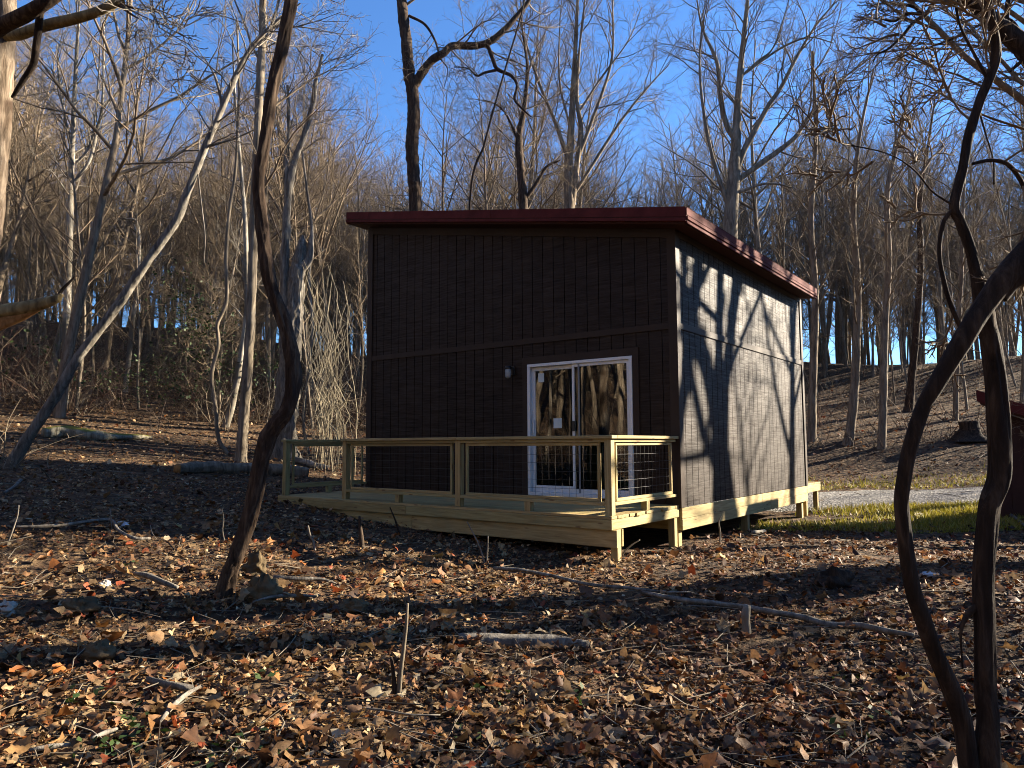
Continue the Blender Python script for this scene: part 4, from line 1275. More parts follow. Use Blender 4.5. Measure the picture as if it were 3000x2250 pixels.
# twin trunk in the right foreground
b = ground_at(2868, 2330)
hero('tree', 'dark double trunk crossing in the right foreground', [
    (2880, 2330, 100), (2895, 2250, 66), (2894, 2120, 64), (2890, 2042, 64), (2886, 1862, 64), (2882, 1703, 62), (2896, 1500, 62), (2924, 1405, 66), (2928, 1292, 68), (2920, 1157, 66),
    (2905, 1021, 62), (2886, 931, 58), (2874, 863, 54), (2862, 800, 46), (2845, 735, 38), (2812, 650, 32), (2795, 604, 32), (2820, 497, 29), (2836, 407, 30), (2866, 307, 28), (2900, 226, 30), (2918, 158, 32), (2911, 81, 26), (2892, 0, 26), (2870, -120, 22), (2850, -300, 8)],
    b[1], 'bark_dark', seed=31, k=34, ridge=.16, na=15, flare=.1, step=.022,
    limbs=[[(2862, 2330, 76), (2838, 2250, 60, -.02), (2822, 2133, 56, -.03), (2791, 2033, 54, -.04), (2746, 1929, 52, -.05), (2705, 1816, 50, -.06), (2669, 1703, 50, -.06), (2642, 1500, 50, -.08), (2648, 1405, 50, -.1), (2666, 1315, 50, -.12),
            (2702, 1202, 52, -.14), (2738, 1134, 54, -.16), (2792, 1044, 58, -.18), (2847, 953, 64, -.2), (2890, 890, 70, -.2), (2940, 820, 84, -.2), (3010, 740, 96, -.2), (3120, 620, 90, -.2)],
           [(2930, 870, 50, -.18), (2975, 815, 60, -.2), (3040, 790, 64, -.2), (3140, 760, 60, -.2)],
           [(2798, 606, 14), (2765, 650, 14), (2752, 740, 14), (2770, 840, 16), (2800, 930, 16), (2840, 1010, 14)],
           [(2850, 480, 12), (2900, 470, 14), (2950, 480, 14), (2985, 520, 14), (3010, 570, 16)],
           [(2895, 235, 12), (2850, 150, 10), (2815, 80, 9), (2800, 20, 8), (2790, -40, 6)],
           [(2870, 330, 7), (2890, 400, 6), (2910, 470, 4), (2912, 540, 3)],
           [(2790, 600, 8), (2730, 560, 6), (2680, 500, 5), (2600, 450, 4), (2465, 420, 2)],
           [(2885, 1760, 26), (2835, 1800, 18), (2815, 1850, 10), (2818, 1920, 5), (2820, 1960, 3)]],
    sub=[(6, .3, 1, 3, .4, .8), (4, .2, 1, 3, .6, .8), (3, .2, 1, 3, .5, .8), (2, .1, .9, 2, .4, .9), (-1, .72, .92, 3, .5, .9)])
# big tree outside on the right with limbs that hang into the top right corner
hero('tree', 'dark rough tree outside the right edge whose limbs hang into the top right corner', [
    (3330, 1560, 190), (3330, 1300, 170), (3310, 1000, 160), (3290, 700, 150), (3230, 450, 140), (3120, 280, 110), (3010, 150, 78), (2930, 80, 60), (2850, 10, 44), (2780, -60, 36), (2700, -160, 24)],
    8.9, 'bark_dark', seed=37, k=24, ridge=.12, flare=.3,
    limbs=[[(2850, 10, 26), (2780, -6, 20), (2740, 4, 16), (2712, 44, 14), (2680, 62, 13), (2640, 110, 10), (2600, 145, 8), (2570, 160, 6), (2556, 188, 3)],
           [(2700, 40, 13), (2680, 20, 12), (2640, 12, 9), (2590, 8, 5), (2560, 14, 3)],
           [(2712, 44, 12), (2660, 40, 10), (2620, 62, 8), (2580, 55, 5)],
           [(2960, 100, 20), (2950, 40, 18), (2960, -40, 16)], [(3020, 160, 18), (2980, 190, 14), (2960, 210, 7)],
           [(3010, 150, 24), (2960, 60, 14), (2890, 65, 9), (2800, 110, 7), (2700, 150, 5), (2640, 210, 3)]],
    sub=[(0, .2, 1, 7, .8, .8), (1, .2, 1, 4, .5, .8), (2, .2, 1, 4, .5, .8), (5, .3, 1, 5, .8, .7), (4, .3, 1, 2, .6, .7)])
# trunks beyond the track on the right, traced
for (lab, tp, seed, mt) in (
    ('straight trunk standing right against the cabin back corner', [(2378, 1290, 26), (2382, 1100, 24), (2388, 860, 22), (2376, 640, 18), (2390, 400, 13), (2380, 150, 7)], 41, 'bark_forest'),
    ('leaning paired trunk beyond the track with arching root', [(2484, 1302, 30), (2500, 1180, 28), (2510, 1000, 26), (2512, 820, 24), (2500, 640, 18), (2515, 420, 12), (2560, 200, 6)], 43, 'bark_forest'),
    ('grey trunk beyond the track standing left of the crossed trunks', [(2582, 1312, 26), (2588, 1180, 24), (2592, 980, 22), (2604, 760, 20), (2600, 560, 16), (2640, 380, 10), (2680, 200, 5)], 47, 'bark_forest'),
    ('reddish wide-rooted trunk under the sky gap beyond the track', [(2662, 1205, 30), (2672, 1100, 24), (2690, 900, 22), (2698, 760, 20), (2694, 600, 16), (2720, 420, 9), (2740, 280, 4)], 53, 'bark_brown'),
    ('slim trunk seen between the crossed foreground trunks', [(2798, 1232, 17), (2804, 1050, 16), (2816, 800, 14), (2822, 600, 10), (2830, 450, 5)], 59, 'bark_forest')):
    b = ground_at(tp[0][0], tp[0][1])
    hero('tree', lab, tp, b[1], mt, seed=seed, k=14, ridge=.08, flare=.5, step=.12, sub=[(-1, .35, .98, 22, 2.6, .65)])

# ------------------------------------------------------------------ vines
def vine(label, pts, Y, mat='twig_pale', seed=1, twig=0):
    R = random.Random(seed)
    P = [at(a, b_, Y) for a, b_, w in pts]; rad = [w / 2 * Y / F_PX for a, b_, w in pts]
    gz = h1(P[0][0], P[0][1])
    o0 = np.array((P[0][0], P[0][1], gz))
    P = [(P[0][0], P[0][1], gz - .05)] + P[1:]
    V, F, T = bark_tube([tuple(np.array(p) - o0) for p in P], rad, seed, 9, .06, .08, 5)
    o = obj('hanging_vine', mesh_np('hanging_vine', V, F, T), M[mat], None, tuple(o0))
    tag(o, label, 'vine')
b = ground_at(669, 1333)
vine('winding woody vine climbing left of the straight grey trunk', [(672, 1333, 13), (640, 1285, 12), (632, 1200, 12), (620, 1100, 11), (640, 1010, 11), (637, 950, 11), (664, 880, 12), (662, 760, 11), (672, 620, 10), (690, 500, 9), (696, 380, 8), (700, 240, 7), (694, 60, 6)], b[1], 'bark_grey', 61)
b = ground_at(908, 1330)
vine('thin crooked vine reaching up between the snag and the cabin wall', [(905, 1335, 8), (890, 1260, 8), (890, 1200, 8), (905, 1080, 8), (915, 950, 8), (905, 820, 8), (915, 700, 9), (900, 560, 8), (890, 480, 7), (880, 400, 6)], b[1], 'twig_pale', 62)
vine('long straight vine slanting up from behind the roof to the forked limb', [(1372, 1000, 7), (1376, 610, 7), (1420, 420, 7), (1455, 290, 6), (1490, 170, 6), (1529, 36, 5), (1545, -60, 4)], 20.5, 'bark_dark', 63)
def vine_tangle():
    R = random.Random(77)
    tb = Tubes()
    for k in range(64):
        px = R.gauss(985, 36); py = R.uniform(1230, 1340)
        Y0 = R.uniform(17.6, 20)
        x1 = R.gauss(960, 45)
        ys = np.linspace(py, R.uniform(760, 1130), 7)
        xs = np.linspace(px - 20, x1, 7) + np.array([0] + [R.gauss(0, 15) for _ in range(6)])
        P = [at(a, c, Y0 + R.gauss(0, .08)) for a, c in zip(xs, ys)]
        gz = h1(P[0][0], P[0][1]); P[0] = (P[0][0], P[0][1], gz - .02)
        w = R.uniform(.004, .011)
        g = R.uniform(.6, 1.2)
        tb.add(P, [w] * 6 + [w * .5], 4, (.33 * g, .28 * g, .19 * g))
        for _ in range(4):
            i = R.randrange(1, 6); d = rot_about((0, 0, -1), R.uniform(.4, 1.6), R.uniform(0, 6.28)); L = R.uniform(.2, .7)
            q = P[i]
            tb.add([q, (q[0] + d[0] * L * .5, q[1] + d[1] * L * .5, q[2] + d[2] * L * .5 + .03), (q[0] + d[0] * L, q[1] + d[1] * L, q[2] + d[2] * L)], [.004, .003, .0015], 3, (.3 * g, .25 * g, .17 * g))
    o = obj('vine_tangle', tb.mesh('vine_tangle'), M['stems'])
    tag(o, 'curtain of pale dry vines hanging beside the cabin left corner', 'vines', kind='stuff')
vine_tangle()

# ------------------------------------------------------------------ undergrowth on the slopes
def undergrowth():
    R = random.Random(90)
    tb = Tubes()
    def shrub(x, y, n, hh, spread, c):
        z = h1(x, y)
        for _ in range(n):
            az = R.uniform(0, 6.28); tilt = R.uniform(.05, spread)
            d = (math.sin(tilt) * math.cos(az), math.sin(tilt) * math.sin(az), math.cos(tilt))
            L = hh * R.uniform(.5, 1.2)
            px, py, pz = x + R.gauss(0, .25), y + R.gauss(0, .25), z - .05
            P = [(px, py, pz)]; dx, dy, dz = d
            for i in range(5):
                dx += R.gauss(0, .16); dy += R.gauss(0, .16); dz += R.gauss(0, .12) - .13
                px += dx * L / 5; py += dy * L / 5; pz += dz * L / 5
                P.append((px, py, max(pz, z + .02)))
            r = R.uniform(.006, .016)
            g = R.uniform(.5, 1.15); cc = (c[0] * g, c[1] * g, c[2] * g)
            tb.add(P, [r, r, r * .9, r * .75, r * .6, r * .3], 3, cc)
            for _k in range(R.randrange(1, 5)):
                i = R.randrange(1, 5); e = rot_about((0, 0, 1), R.uniform(.3, 1.5), R.uniform(0, 6.28)); l2 = L * R.uniform(.12, .35); q = P[i]
                tb.add([q, (q[0] + e[0] * l2 * .5, q[1] + e[1] * l2 * .5, q[2] + e[2] * l2 * .5), (q[0] + e[0] * l2, q[1] + e[1] * l2, q[2] + e[2] * l2 - .04)], [r * .6, r * .45, .0015], 3, cc)
    cols = [(.16, .11, .075), (.20, .145, .10), (.12, .085, .06), (.24, .19, .13), (.13, .07, .045)]
    n = 0
    while n < 380:                      # left hillside
        th = R.uniform(-44, -6); r = math.sqrt(R.uniform(22 ** 2, 44 ** 2))
        if R.random() > np.interp(r, [22, 25.5, 27.5, 34, 44], [.0, .12, 1, .9, .5]): continue
        x, y = r * math.sin(math.radians(th)), r * math.cos(math.radians(th))
        if in_cabin(x, y, 1.5): continue
        shrub(x, y, R.randrange(7, 13), R.uniform(1.4, 3.8), .85, R.choice(cols)); n += 1
    for _ in range(150):                # right bank, sparser
        th = R.uniform(14, 42); r = R.uniform(26.5, 46)
        shrub(r * math.sin(math.radians(th)), r * math.cos(math.radians(th)), R.randrange(4, 9), R.uniform(.7, 2.0), .7, R.choice(cols))
    for _ in range(40):                 # behind the cabin
        th = R.uniform(-6, 14); r = R.uniform(24, 40)
        shrub(r * math.sin(math.radians(th)), r * math.cos(math.radians(th)), R.randrange(5, 9), R.uniform(1, 2.6), .8, R.choice(cols))
    for _ in range(90):                # left of the frame, in the reflection
        th = R.uniform(-115, -48); r = R.uniform(10, 24)
        shrub(r * math.sin(math.radians(th)), r * math.cos(math.radians(th)), R.randrange(6, 12), R.uniform(1.2, 3.0), .9, R.choice(cols))
    for px, py, nn, hh in ((30, 1370, 12, 1.0), (75, 1380, 9, .9), (10, 1340, 12, 1.3), (120, 1400, 5, .7)):
        g = ground_at(px, py); shrub(g[0], g[1], nn, hh, 1.0, (.2, .16, .11))
    o = obj('undergrowth', tb.mesh('undergrowth'), M['stems'])
    tag(o, 'tangled brown leafless undergrowth covering the slopes', 'undergrowth', kind='stuff')
undergrowth()

def leaf_cloud(name, label, cat, centers, cols, size, mat, kind='stuff'):
    """small leaves scattered in blobs: centers (x,y,z,rx,rz,count)"""
    P = []
    for (x, y, z, rx, rz, cnt) in centers:
        q = nrng.normal(0, 1, (cnt, 3)) * np.array([rx, rx, rz]) * .5 + np.array([x, y, z])
        P.append(q)
    P = np.vstack(P)
    n = len(P)
    s = size * nrng.uniform(.6, 1.4, n)
    Rm = rand_rot(n, 1.3)
    T = np.array([(-.5, 0, 0), (0, -.32, .08), (.5, 0, 0), (0, .32, .08)])
    V = np.einsum('nij,kj->nki', Rm, T) * s[:, None, None] + P[:, None, :]
    gz = hgt(P[:, 0], P[:, 1])
    V[:, :, 2] = np.maximum(V[:, :, 2], gz[:, None] + .01)
    F = (np.arange(n) * 4)[:, None] + np.array([0, 1, 2, 3])[None]
    c = np.array(cols)[nrng.integers(0, len(cols), n)] * nrng.uniform(.6, 1.3, (n, 1))
    o = obj(name, mesh_np(name, V.reshape(-1, 3), F, None, True, np.repeat(c, 4, axis=0)), M[mat])
    tag(o, label, cat, kind=kind)

def rand_rot(n, tilt):
    az = nrng.uniform(0, 2 * np.pi, n); ti = np.abs(nrng.normal(0, tilt * .6, n)); ta = nrng.uniform(0, 2 * np.pi, n)
    ca, sa = np.cos(az), np.sin(az)
    Rz = np.zeros((n, 3, 3)); Rz[:, 0, 0] = ca; Rz[:, 0, 1] = -sa; Rz[:, 1, 0] = sa; Rz[:, 1, 1] = ca; Rz[:, 2, 2] = 1
    ax = np.stack([np.cos(ta), np.sin(ta), np.zeros(n)], 1)
    K = np.zeros((n, 3, 3)); K[:, 0, 2] = ax[:, 1]; K[:, 1, 2] = -ax[:, 0]; K[:, 2, 0] = -ax[:, 1]; K[:, 2, 1] = ax[:, 0]
    I = np.eye(3)[None]
    Rt = I + np.sin(ti)[:, None, None] * K + (1 - np.cos(ti))[:, None, None] * (K @ K)
    return Rt @ Rz

# evergreen honeysuckle patches on the left slope
cs = []
for px, py, rx, rz, cnt in ((540, 900, 1.0, 1.6, 420), (590, 960, 1.1, 1.0, 420), (470, 1080, 1.6, .6, 260), (640, 1060, 1.0, .7, 260), (560, 1140, 2.0, .5, 300), (90, 1020, 1.4, .8, 160), (780, 1080, .8, .8, 160), (300, 1120, 1.5, .4, 160)):
    p = at(px, py, 23.0 + rng.uniform(-1, 2)); cs.append((p[0], p[1], max(p[2], h1(p[0], p[1]) + .1), rx, rz, cnt))
leaf_cloud('honeysuckle', 'dark green evergreen vine leaves scattered through the left thicket', 'vine', cs, [(.045, .075, .02), (.06, .09, .03), (.03, .055, .018)], .10, 'green')

# ------------------------------------------------------------------ fallen leaves
def leaf_template(R, pts=7, inner=.38):
    """crumpled leaf: centre plus an uneven lobed rim, rolled about one axis"""
    V = [(0, 0, R.uniform(-.16, .16))]
    p1, p2 = R.uniform(0, 6.28), R.uniform(0, 6.28)
    curl = R.uniform(.5, 3.4); ca = R.uniform(0, 3.14); asp = R.uniform(.6, 1.0); side = R.choice((1, 1, -1))
    for i in range(pts):
        a = 2 * math.pi * (i + R.uniform(-.28, .28)) / pts
        rr = .40 * (1 + inner * math.sin(3 * a + p1) + inner * .8 * math.sin(5 * a + p2)) * R.uniform(.8, 1.12)
        x, y = rr * math.cos(a), rr * asp * math.sin(a)
        u = x * math.cos(ca) + y * math.sin(ca); v = -x * math.sin(ca) + y * math.cos(ca)
        k = curl * 1.2
        u2 = math.sin(u * k) / k; z = side * (1 - math.cos(u * k)) / k + R.uniform(-.11, .12)
        V.append((u2, v, z))
    F = [(0, 1 + i, 1 + (i + 1) % pts) for i in range(pts)]
    return np.array(V), np.array(F)
RL = random.Random(3)
GRADES = [(0, 6.5, [leaf_template(RL, 12, .26) for _ in range(28)]), (6.5, 14, [leaf_template(RL, 8, .24) for _ in range(20)]), (14, 99, [leaf_template(RL, 5, .2) for _ in range(12)])]
PAL = np.array([(.42, .25, .10), (.50, .33, .15), (.29, .14, .05), (.20, .085, .03), (.34, .185, .07), (.10, .045, .02), (.40, .135, .03), (.30, .065, .018), (.56, .42, .22), (.24, .13, .06)])
PALW = np.array([.17, .13, .17, .14, .14, .10, .04, .03, .04, .04])

def scatter_leaves():
    n_t = 114000
    # density falls with distance; angle spread a little past the frame
    u = nrng.uniform(0, 1, n_t)
    r = 2.6 * (44 / 2.6) ** (u ** 1.0)
    th = nrng.uniform(-46, 46, n_t)
    x, y = r * np.sin(np.radians(th)), r * np.cos(np.radians(th))
    # keep clear: road, under the deck and cabin floor, grass patch partly
    dx, dy = x - CORNER[0], y - CORNER[1]
    lx = math.cos(YAW) * dx - math.sin(YAW) * dy; ly = math.sin(YAW) * dx + math.cos(YAW) * dy
    keep = ~((lx > -W) & (lx < -.1) & (ly > -1.4) & (ly < D))
    tt = x - 2.0
    rc = 16.9 - .05 * tt + .004 * tt * tt
    keep &= ~((np.abs(y - rc) < 1.35) & (x > -1) & (nrng.uniform(0, 1, n_t) < .93))
    keep &= ~((x > 3.5) & (y > 12.8) & (y < rc) & (nrng.uniform(0, 1, n_t) < .85))
    pat = np.sin(x * 2.3 + np.sin(y * 1.7)) * np.sin(y * 2.9 + 1.3 * np.sin(x * 1.1))      # thin patches where earth shows
    keep &= ~((pat > .45) & (nrng.uniform(0, 1, n_t) < .55))
    x, y, r = x[keep], y[keep], r[keep]
    n = len(x)
    s = nrng.lognormal(0, .46, n) * .046 * np.interp(r, [0, 8, 20, 44], [1.05, 1.0, 1.4, 2.1])
    s = np.clip(s, .02, .17)
    tilt = .95
    Rm = rand_rot(n, tilt)
    z = hgt(x, y) + s * .10 + np.abs(nrng.normal(0, .022, n)) * np.clip(s / .06, .5, 1.5)
    c = PAL[nrng.choice(len(PAL), n, p=PALW / PALW.sum())] * nrng.uniform(.4, 1.35, (n, 1))
    # right half: redder-brown leaves, also darkened to stand in for half shade
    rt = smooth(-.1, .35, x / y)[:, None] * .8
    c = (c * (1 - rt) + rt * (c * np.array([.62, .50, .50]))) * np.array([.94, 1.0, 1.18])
    VV, FF, CC, off = [], [], [], 0
    for (r0, r1, TE) in GRADES:
        m = (r >= r0) & (r < r1); nm = int(m.sum())
        Vs = np.stack([t[0] for t in TE])[nrng.integers(0, len(TE), nm)]
        V = np.einsum('nij,nkj->nki', Rm[m], Vs) * s[m][:, None, None] + np.stack([x[m], y[m], z[m]], 1)[:, None, :]
        k = Vs.shape[1]
        F = (np.arange(nm) * k)[:, None, None] + TE[0][1][None]
        VV.append(V.reshape(-1, 3)); FF.append(F.reshape(-1, 3) + off); CC.append(np.repeat(c[m], k, axis=0)); off += nm * k
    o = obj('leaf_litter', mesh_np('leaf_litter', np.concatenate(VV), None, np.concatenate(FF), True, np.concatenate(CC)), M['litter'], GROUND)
    o['kind'] = 'stuff'
scatter_leaves()

def big_leaves():
    R = random.Random(8)
    meshes = []
    for q in range(16):
        pts = 15
        V = [(0, 0, R.uniform(-.03, .05))]; curl = R.uniform(.4, 2.6); ca = R.uniform(0, 3.14); sd_ = R.choice((1, 1, -1)); lob = R.choice((5, 5, 3)); ph = R.uniform(-.3, .3)
        for ring, f in ((0, .5), (1, 1.0)):
            for i in range(pts):
                a = 2 * math.pi * i / pts
                w = .40 * (1 + (.24 * math.cos(lob * a + ph) + .10 * math.cos(2 * lob * a)) * f) * (.62 + .38 * abs(math.sin(a / 2))) * R.uniform(.9, 1.08) * f * 1.15
                x, y = -w * math.cos(a), w * math.sin(a)
                u = x * math.cos(ca) + y * math.sin(ca); v = -x * math.sin(ca) + y * math.cos(ca)
                u2 = math.sin(u * curl) / curl; z = sd_ * (1 - math.cos(u * curl)) / curl + .035 * math.cos(lob * a) * f + R.uniform(-.05, .06) * f
                V.append((u2, v, z))
        F3 = [(0, 1 + i, 1 + (i + 1) % pts) for i in range(pts)]
        F4 = [(1 + i, 1 + pts + i, 1 + pts + (i + 1) % pts, 1 + (i + 1) % pts) for i in range(pts)]
        me = mesh_np('leaf', V, F4, F3); me.materials.append(M['leaf']); meshes.append(me)
    cnt = 0
    while cnt < 300:
        r = 2.9 * (9.5 / 2.9) ** R.random(); th = R.uniform(-38, 38)
        x, y = r * math.sin(math.radians(th)), r * math.cos(math.radians(th))
        dx, dy = x - CORNER[0], y - CORNER[1]
        ly = math.sin(YAW) * dx + math.cos(YAW) * dy; lx = math.cos(YAW) * dx - math.sin(YAW) * dy
        if -W < lx < 0 and ly > -2: continue
        s = R.uniform(.09, .17)
        o = bpy.data.objects.new('leaf', R.choice(meshes))
        o.location = (x, y, h1(x, y) + .025 + s * .1)
        o.rotation_euler = (R.gauss(0, .5), R.gauss(0, .5), R.uniform(0, 6.28))
        o.scale = (s, s, s * R.uniform(.6, 1.3))
        link(o, GROUND); cnt += 1
big_leaves()

def twig_litter():
    R = random.Random(55)
    tb = Tubes()
    for _ in range(1500):
        r = 2.8 * (26 / 2.8) ** R.random(); th = math.radians(R.uniform(-42, 42))
        x, y = r * math.sin(th), r * math.cos(th)
        if in_cabin(x, y, .3): continue
        az = R.uniform(0, 6.28); L = R.uniform(.06, .45) * (1 + r / 25); b = R.gauss(0, .15)
        P = []
        for q in (-.5, 0, .5):
            px, py = x + math.cos(az + b * q) * L * q, y + math.sin(az + b * q) * L * q
            P.append((px, py, h1(px, py) + .03 + R.uniform(0, .05)))
        g = R.uniform(.3, 1.0); w = R.uniform(.001, .0038) * (1 + r / 12)
        tb.add(P, [w, w, w * .5], 3, (.23 * g, .19 * g, .14 * g))
    o = obj('twig_litter', tb.mesh('twig_litter'), M['stems'], GROUND)
    o['kind'] = 'stuff'
twig_litter()

# ------------------------------------------------------------------ grass on the right
def grass():
    R = np.random.default_rng(4)
    P = []
    n = 52000
    x = R.uniform(3.2, 16, n); y = R.uniform(12.2, 16.4, n)
    d = np.sin(x * .8 + 1) * .5 + np.sin(y * 1.9 + x * .5) * .5 + np.where(x > 7.5, .55, -.1) + np.where(y < 13.9, .35, 0)
    keep = (R.uniform(-.6, 1.2, n) < d)
    rc = 16.9 - .05 * (x - 2) + .004 * (x - 2) ** 2
    keep &= y < rc - 1.3
    dx, dy = x - CORNER[0], y - CORNER[1]
    lx = math.cos(YAW) * dx - math.sin(YAW) * dy
    keep &= lx > -.3
    x, y = x[keep], y[keep]
    x2 = R.uniform(6, 20, 2500); y2 = 16.9 - .05 * (x2 - 2) + .004 * (x2 - 2) ** 2 + 1.4 + np.abs(R.normal(0, 1.0, 2500))
    x, y = np.concatenate([x, x2]), np.concatenate([y, y2])
    n = len(x)
    h = R.uniform(.05, .15, n); a = R.uniform(0, 6.28, n); l = R.normal(0, .05, (n, 2)); w = .013
    z = hgt(x, y)
    V = np.zeros((n, 3, 3))
    V[:, 0] = np.stack([x - w * np.cos(a), y - w * np.sin(a), z], 1)
    V[:, 1] = np.stack([x + w * np.cos(a), y + w * np.sin(a), z], 1)
    V[:, 2] = np.stack([x + l[:, 0], y + l[:, 1], z + h], 1)
    c = np.array([(.36, .32, .03), (.48, .40, .06), (.50, .40, .12), (.30, .28, .03)])[R.integers(0, 4, n)] * R.uniform(.7, 1.2, (n, 1))
    F = (np.arange(n) * 3)[:, None] + np.arange(3)[None]
    o = obj('grass', mesh_np('grass', V.reshape(-1, 3), None, F, True, np.repeat(c, 3, axis=0)), M['green'])
    tag(o, 'short yellow green grass beside the gravel track', 'grass', kind='stuff')
grass()

# ------------------------------------------------------------------ logs, sticks, rocks
def log(name, label, pts, mat, seed, k=18, ridge=.2, cut=None, lift=.6, cat='log', group=None, step=.06):
    """pts: (px, py, width_px) lying on the ground, or world points with z given"""
    P, rad = [], []
    for q in pts:
        g = ground_at(q[0], q[1]); r = q[2] / 2 * g[1] / F_PX
        P.append((g[0], g[1], g[2] + r * lift + (.055 if cat == 'branch' else .02) + (q[3] if len(q) > 3 else 0))); rad.append(r)
    o0 = np.array((P[0][0], P[0][1], h1(P[0][0], P[0][1])))
    V, F, T = bark_tube([tuple(np.array(p) - o0) for p in P], rad, seed, k, step, ridge, 9, cap=True)
    if cut:
        t = obj(name, mesh_np(name, V, F, T), M[mat], None, tuple(o0))
        t.data.materials.append(M[cut])
        mi = np.zeros(len(t.data.polygons), np.int32); mi[len(F):] = 1
        t.data.polygons.foreach_set('material_index', mi)
    else:
        t = obj(name, mesh_np(name, V, F, T), M[mat], None, tuple(o0))
    tag(t, label, cat, group)
    return t
log('fallen_log', 'sawn grey log lying in the cabin shadow on the left', [(518, 1387, 34), (620, 1386, 36), (720, 1390, 38), (830, 1392, 38), (905, 1400, 30)], 'bark_grey', 70, cut='cut_wood')
log('fallen_log', 'mossy yellowish log lying in the sun at the far left', [(125, 1282, 34), (190, 1282, 40), (260, 1288, 34), (320, 1290, 24), (400, 1288, 16), (445, 1286, 6)], 'bark_moss', 71, ridge=.2)
log('fallen_log', 'pale sunlit log end lying by the snag base', [(850, 1350, 16), (900, 1365, 18), (960, 1378, 14)], 'bark_pale', 72)
log('fallen_branch', 'broken pale stub jutting in at the left edge', [(60, 1420, 10), (40, 1440, 8), (12, 1460, 7)], 'bark_dead', 73, cat='branch')
log('fallen_branch', 'long grey branch crossing the leaves towards the crossed trunks', [(1880, 1760, 10), (1985, 1786, 15), (2080, 1796, 15), (2180, 1806, 14), (2260, 1824, 17), (2350, 1840, 17), (2430, 1864, 18), (2520, 1866, 20), (2600, 1882, 18), (2680, 1890, 9)], 'bark_dead', 74, cat='branch', lift=1.0)
log('fallen_branch', 'thin grey branch lying from mid foreground towards the cabin corner', [(1445, 1685, 9), (1520, 1694, 14), (1620, 1710, 10), (1720, 1734, 9), (1830, 1744, 8), (1940, 1757, 9), (2020, 1755, 4)], 'bark_dead', 75, cat='branch', lift=.9)
log('fallen_log', 'flat half-buried log with cracked bark in the foreground leaves', [(1345, 1890, 36), (1440, 1892, 42), (1540, 1896, 42), (1640, 1900, 40), (1725, 1905, 30)], 'bark_dead', 76, ridge=.14, lift=.2)
log('fallen_branch', 'pale bleached stick in the lower left leaves', [(468, 2155, 6), (500, 2117, 14), (545, 2078, 17), (585, 2050, 9)], 'bark_dead', 77, cat='branch', lift=1)
log('fallen_branch', 'brown stick beside the bleached stick in the lower left', [(430, 2030, 16), (490, 2044, 18), (560, 2058, 18)], 'bark_dead', 78, cat='branch', lift=.8)
log('fallen_branch', 'short pale split log in the bottom left corner', [(85, 2245, 10), (150, 2233, 15), (212, 2222, 9)], 'bark_dead', 79, cat='branch')
log('fallen_branch', 'pale stick lying right of the split log near the bottom left', [(265, 2205, 8), (310, 2188, 14), (342, 2172, 7)], 'bark_dead', 80, cat='branch')
log('fallen_branch', 'long thin branch on the leaves at the left in front of the shade', [(40, 1568, 8), (110, 1566, 9), (200, 1560, 10), (270, 1549, 9), (325, 1545, 9), (345, 1575, 9), (390, 1600, 9), (440, 1598, 7)], 'bark_dead', 81, cat='branch', lift=1.2)
log('fallen_branch', 'bleached branch lying right of the crooked trunk base', [(800, 1712, 8), (870, 1718, 12), (940, 1721, 11), (985, 1730, 4)], 'bark_dead', 82, cat='branch')
log('fallen_branch', 'forked grey branch lying left of the crooked trunk base', [(385, 1705, 10), (430, 1715, 16), (480, 1738, 16), (520, 1748, 10)], 'bark_dead', 83, cat='branch', lift=1)
log('fallen_branch', 'pale stick in front of the two clods', [(740, 1786, 5), (800, 1774, 9), (870, 1771, 11), (925, 1770, 5)], 'bark_dead', 84, cat='branch')
log('fallen_branch', 'thin twig lying across the bottom centre leaves', [(1040, 2110, 4), (1120, 2118, 6), (1200, 2132, 5), (1290, 2132, 4)], 'twig_pale', 85, cat='branch', lift=1.5)
log('fallen_branch', 'dark branch lying under the deck edge near its corner post', [(1560, 1602, 10), (1640, 1590, 14), (1680, 1605, 12), (1720, 1625, 8)], 'bark_dead', 86, cat='branch', lift=1)
log('fallen_branch', 'pale log end lying beside the cabin footing post', [(2205, 1574, 9), (2240, 1570, 12)], 'bark_pale', 87, cat='branch')
log('fallen_branch', 'fallen dark branch lying on the right bank slope', [(2890, 1480, 8), (2960, 1520, 9), (3010, 1560, 8)], 'bark_dead', 88, cat='branch')

def upright(name, label, pts, Y, mat, seed, cat='sapling', k=9, lean=0.0):
    P = [at(a, b_, Y + lean * i) for i, (a, b_, w) in enumerate(pts)]; rad = [w / 2 * Y / F_PX for a, b_, w in pts]
    gz = h1(P[0][0], P[0][1]); o0 = np.array((P[0][0], P[0][1], gz))
    P = [(P[0][0], P[0][1], gz - .04)] + P[1:]
    V, F, T = bark_tube([tuple(np.array(p) - o0) for p in P], rad, seed, k, .03, .08, 5, cap=True)
    o = obj(name, mesh_np(name, V, F, T), M[mat], None, tuple(o0))
    tag(o, label, cat); return o
b = ground_at(1162, 2052)
u = upright('sapling', 'bare two-stemmed twig standing upright in the centre foreground', [(1165, 2052, 16), (1172, 1980, 14), (1182, 1900, 12), (1190, 1830, 10), (1194, 1768, 6)], b[1], 'bark_grey', 91)
Pq = [at(1158, 2040, b[1]), at(1152, 1970, b[1]), at(1146, 1925, b[1])]
V, F, T = bark_tube([tuple(np.array(p) - np.array(u.location)) for p in Pq], [.014, .012, .008], 92, 8, .03, .08, 5, cap=True)
obj('stem', mesh_np('stem', V, F, T), M['bark_dark'], u)
b = ground_at(2186, 1866)
upright('snag_stub', 'short pale stub standing upright in the branch', [(2188, 1866, 26), (2186, 1820, 24), (2184, 1800, 26), (2190, 1772, 18)], b[1], 'bark_pale', 93, 'stump', 12)
